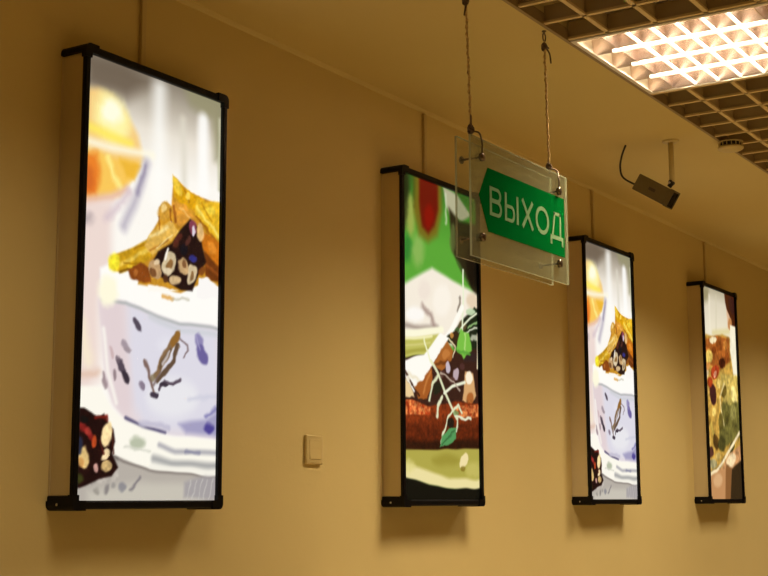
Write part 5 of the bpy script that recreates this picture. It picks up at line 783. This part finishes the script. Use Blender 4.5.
# lettering: В Ы Х О Д as stroked shapes
def stroke_quad(bm, a, b, wd, y0, y1):
    a, b = Vector(a), Vector(b); d = (b-a).normalized(); n = Vector((-d.y, d.x))*wd/2
    prism(bm, [tuple(a+n), tuple(b+n), tuple(b-n), tuple(a-n)], 1, y0, y1)
def ring_seg(bm, c, rx, rz, a0, a1, wd, y0, y1, n=14):
    for i in range(n):
        t0, t1 = a0+(a1-a0)*i/n, a0+(a1-a0)*(i+1)/n
        q = []
        for t, k in ((t0, 1), (t1, 1), (t1, 0), (t0, 0)):
            q.append((c[0]+(rx-(0 if k else wd))*math.cos(t), c[1]+(rz-(0 if k else wd))*math.sin(t)))
        prism(bm, q, 1, y0, y1)
bm = bmesh.new()
zb0, h, wd = .112, .072, .0105
ya, yb = yf_-.0016, yf_-.0009
def lx(v): return v-3.05
# В
x = lx(2.874); wB = .062
box(bm, x, x+wd, ya, yb, zb0, zb0+h)
for zc_, rz in ((zb0+h-.0185, .0185), (zb0+.0205, .0205)):
    w_ = wB-.022 if rz < .02 else wB-.020; yq = ya if rz < .02 else ya-.0002
    box(bm, x+wd, x+w_, yq, yb, zc_+rz-wd*.8, zc_+rz); box(bm, x+wd, x+w_, yq, yb, zc_-rz, zc_-rz+wd*.8)
    ring_seg(bm, (x+w_, zc_), .020, rz, -math.pi/2, math.pi/2, wd*.85, yq, yb)
# Ы
x = lx(2.953)
box(bm, x, x+wd, ya, yb, zb0, zb0+h)
rz = .0215; w_ = .036
box(bm, x+wd, x+w_, ya, yb, zb0+2*rz-wd*.8, zb0+2*rz); box(bm, x+wd, x+w_, ya, yb, zb0, zb0+wd*.8)
ring_seg(bm, (x+w_, zb0+rz), .018, rz, -math.pi/2, math.pi/2, wd*.85, ya, yb)
box(bm, x+.064, x+.064+wd, ya, yb, zb0, zb0+h)
# Х
x = lx(3.043); wX = .072
stroke_quad(bm, (x+.007, zb0), (x+wX-.007, zb0+h), wd, ya, yb); stroke_quad(bm, (x+.007, zb0+h), (x+wX-.007, zb0), wd, ya-.0002, yb)
# О
ring_seg(bm, (lx(3.1645), zb0+h/2), .0400, h/2+.001, 0, 2*math.pi, wd, ya, yb, 32)
# Д
x = lx(3.212); wD = .078
box(bm, x, x+wD, ya, yb, zb0-.002, zb0+.009)
box(bm, x, x+.010, ya, yb, zb0-.017, zb0-.002); box(bm, x+wD-.010, x+wD, ya, yb, zb0-.017, zb0-.002)
box(bm, x+wD-.012-wd*.9, x+wD-.012, ya, yb, zb0+.009, zb0+h)
box(bm, x+.022, x+wD-.012, ya, yb, zb0+h-wd*.8, zb0+h)
stroke_quad(bm, (x+.013, zb0+.006), (x+.028, zb0+h-.002), wd*.9, ya, yb)
obj('lettering', bm, M['letter'], arrow, label='pale Cyrillic capitals on the green arrow')
ST = [(2.830, .246), (3.262, .244), (2.829, .049), (3.258, .047)]
for xx, zz in ST:
    bm = bmesh.new()
    lathe(bm, [(.007, -.0335), (.0105, -.032), (.0105, -.0245), (.0026, -.024), (.0026, .026), (.0095, .0265), (.0095, .030), (.008, .031)], (xx-3.05, 0, zz), (0, 1, 0), 20)
    obj('standoff', bm, M['standoff'], sign, True, label='steel standoff bolt')
HOOKS = [((2.828, 1.547, EYE+.888), ST[0]), ((3.263, 1.547, EYE+.884), ST[1])]
for (hx, hy, hz), (sx_, sz_) in HOOKS:
    bm = bmesh.new(); bz = EYE+.573
    e = Vector((sx_-3.05, 0, sz_)); top = Vector((hx-3.05, 0, hz-bz))
    off = .012
    pts = [top+Vector((-.004, -.004, -.016)), top+Vector((-.006, -.003, -.006)), top+Vector((.004, 0, -.001)), top+Vector((.016, -.014, -.004)), Vector((e.x+.004, -.027, e.z+.034)), Vector((e.x+.001, -.0275, e.z+.008))]
    tube(bm, spline(pts, 6), .0022, 8); obj('hook', bm, M['wire'], sign, True, label='bent wire hook')

# cords: two twisted strands each, a ceiling hook and knots
def cord(label, xt, xb, y, zb_, knots, loose, r=.0021, hook_len=.03):
    zt = ZC
    t = thing('hanging_cord', label, 'cord', (xt, y, zt), 'cords of the exit sign')
    L = zt-zb_
    bm = bmesh.new(); n = 90
    for ph in (0, math.pi):
        pts = []
        for i in range(n+1):
            q = i/n; z = -hook_len-(L-hook_len)*q; a = ph+q*L*2*math.pi/.035
            rr = r*.95+.0012*math.sin(q*23+ph)
            pts.append(((xb-xt)*q+rr*math.cos(a), rr*math.sin(a), z))
        tube(bm, pts, r, 6)
    obj('cord', bm, M['cord'], t, True)
    bm = bmesh.new()
    pts = [(0, 0, -.0005), (0, 0, -.006)]+[(.008*math.sin(a), 0, -.018+.012*math.cos(a)) for a in np.linspace(.1, 5.6, 14)]
    tube(bm, pts, .002, 8)
    lathe(bm, [(.006, 0), (.006, -.0025), (.003, -.004)], (0, 0, 0), (0, 0, 1), 14)
    obj('ceiling_hook', bm, M['wire'], t, True)
    for kz in knots:
        q = (zt-kz-hook_len)/(L-hook_len); kx = (xb-xt)*max(0, min(1, q))
        bm = bmesh.new()
        pts = []
        for i in range(40):
            a = i/39*2*math.pi*2.5
            pts.append((kx+.0062*math.cos(a), .0062*math.sin(a), kz-zt+.009-.018*i/39+.003*math.sin(2.3*a)))
        tube(bm, pts, .0032, 6); tube(bm, [(kx, 0, kz-zt+.009), (kx, 0, kz-zt-.009)], .006, 8)
        obj('knot', bm, M['cord_dark'], t, True, label='dark knot')
    for pts in loose:
        bm = bmesh.new(); tube(bm, spline([(p[0]-xt, p[1]-y, p[2]-zt) for p in pts], 5), [.0026]+[.0024]*(5*(len(pts)-1)-1)+[.0012], 6)
        obj('loose_end', bm, M['cord_dark'], t, True)
    return t
cord('cord at the left end of the green sign, knotted with a loose end', 2.809, 2.828, 1.547, EYE+.886, [EYE+1.214, EYE+.892],
     [[(2.812, 1.545, EYE+1.212), (2.797, 1.540, EYE+1.192), (2.785, 1.538, EYE+1.166)], [(2.826, 1.545, EYE+.893), (2.815, 1.54, EYE+.925)]])
cord('cord at the right end of the green sign, below the lamp corner', 3.251, 3.263, 1.547, EYE+.883, [EYE+1.222, EYE+.888],
     [[(3.253, 1.545, EYE+1.222), (3.268, 1.54, EYE+1.205), (3.272, 1.538, EYE+1.178)], [(3.253, 1.545, EYE+1.222), (3.27, 1.542, EYE+1.222)]])

# ------------------------------------------------------------------ security camera
sc_ = thing('security_camera', 'small box security camera on a short pole below the ceiling, with a black cable', 'camera', (4.547, 1.676, ZC))
def L3(x, y, z): return (x-4.547, y-1.676, z+EYE-ZC)
bm = bmesh.new(); lathe(bm, [(.030, 0), (.030, -.003), (.026, -.006), (.012, -.007)], (0, 0, 0), (0, 0, 1), 28); obj('ceiling_plate', bm, M['pole'], sc_, True)
bm = bmesh.new(); tube(bm, [(0, 0, -.006), (0, 0, -.150)], .0095, 16); obj('pole', bm, M['pole'], sc_, True)
ang = math.radians(32.5); ax = Vector((0, -math.cos(ang), -math.sin(ang))); up = Vector((0, -math.sin(ang), math.cos(ang)))
cen = Vector(L3(4.547, 1.735, 1.089))
rot = Matrix(((1, 0, 0), (0, ax.y, up.y), (0, ax.z, up.z)))     # local x across, y along the axis, z up
def put(o):
    o.data.transform(Matrix.Translation(cen) @ rot.to_4x4()); return o
bm = bmesh.new(); tube(bm, [(0, 0, -.146), (0, .004, -.158), (0, .012, -.166)], .0085, 12); tube(bm, [(-.014, .002, -.152), (.014, .002, -.152)], .0075, 12)
obj('joint', bm, M['cable'], sc_, True, label='dark swivel joint')
bm = bmesh.new(); tube(bm, [(-.016, .004, -.155), (-.020, .004, -.155)], .004, 10); obj('knob', bm, M['screw'], sc_, True, label='bright clamp screw')
bm = bmesh.new(); box(bm, -.027, .027, -.080, .056, -.031, .031, .003)
box(bm, -.029, .029, .056, .072, .027, .033); box(bm, -.029, -.026, .056, .072, -.031, .027); box(bm, .026, .029, .056, .072, -.031, .027); box(bm, -.026, .026, .056, .072, -.033, -.029)
body = put(obj('body', bm, M['cam_body'], sc_))
bm = bmesh.new(); box(bm, -.0255, .0255, .0562, .068, -.0285, .0265, .001); lathe(bm, [(.016, .068), (.016, .0705), (.012, .0705)], (0, 0, 0), (0, 1, 0), 24)
put(obj('lens', bm, M['cam_dark'], body, label='dark lens window'))
bm = bmesh.new(); box(bm, -.0278, -.0268, -.022, .006, -.006, .005, .0003); put(obj('mark', bm, M['cam_mark'], body, label='small dark mark on the side'))
bm = bmesh.new(); tube(bm, spline([L3(4.547, 1.808, 1.124), L3(4.547, 1.826, 1.132), L3(4.543, 1.860, 1.158), L3(4.535, 1.866, 1.195), L3(4.522, 1.853, 1.232), L3(4.510, 1.832, 1.2668)], 7), .0036, 10)
obj('cable', bm, M['cable'], sc_, True, label='black cable')

# ------------------------------------------------------------------ smoke detector
det = thing('smoke_detector', 'small round detector with dark slots at the ceiling grid edge', 'detector', (4.66, 1.495, ZC-.0045))
bm = bmesh.new(); lathe(bm, [(.044, 0), (.044, -.003), (.038, -.004)], (0, 0, 0)); obj('base', bm, M['detector'], det, True)
bm = bmesh.new(); lathe(bm, [(.037, -.004), (.037, -.019)], (0, 0, 0)); obj('chamber', bm, M['slot'], det, True, label='dark slotted chamber')
bm = bmesh.new()
for k in range(16):
    a = 2*math.pi*k/16; c, s = math.cos(a), math.sin(a)
    tube(bm, [(.041*c, .041*s, -.0035), (.041*c, .041*s, -.0195)], .0018, 6)
lathe(bm, [(.044, -.0185), (.046, -.022), (.045, -.026), (.036, -.031), (.018, -.034), (.002, -.0345)], (0, 0, 0)); obj('cover', bm, M['detector'], det, True)
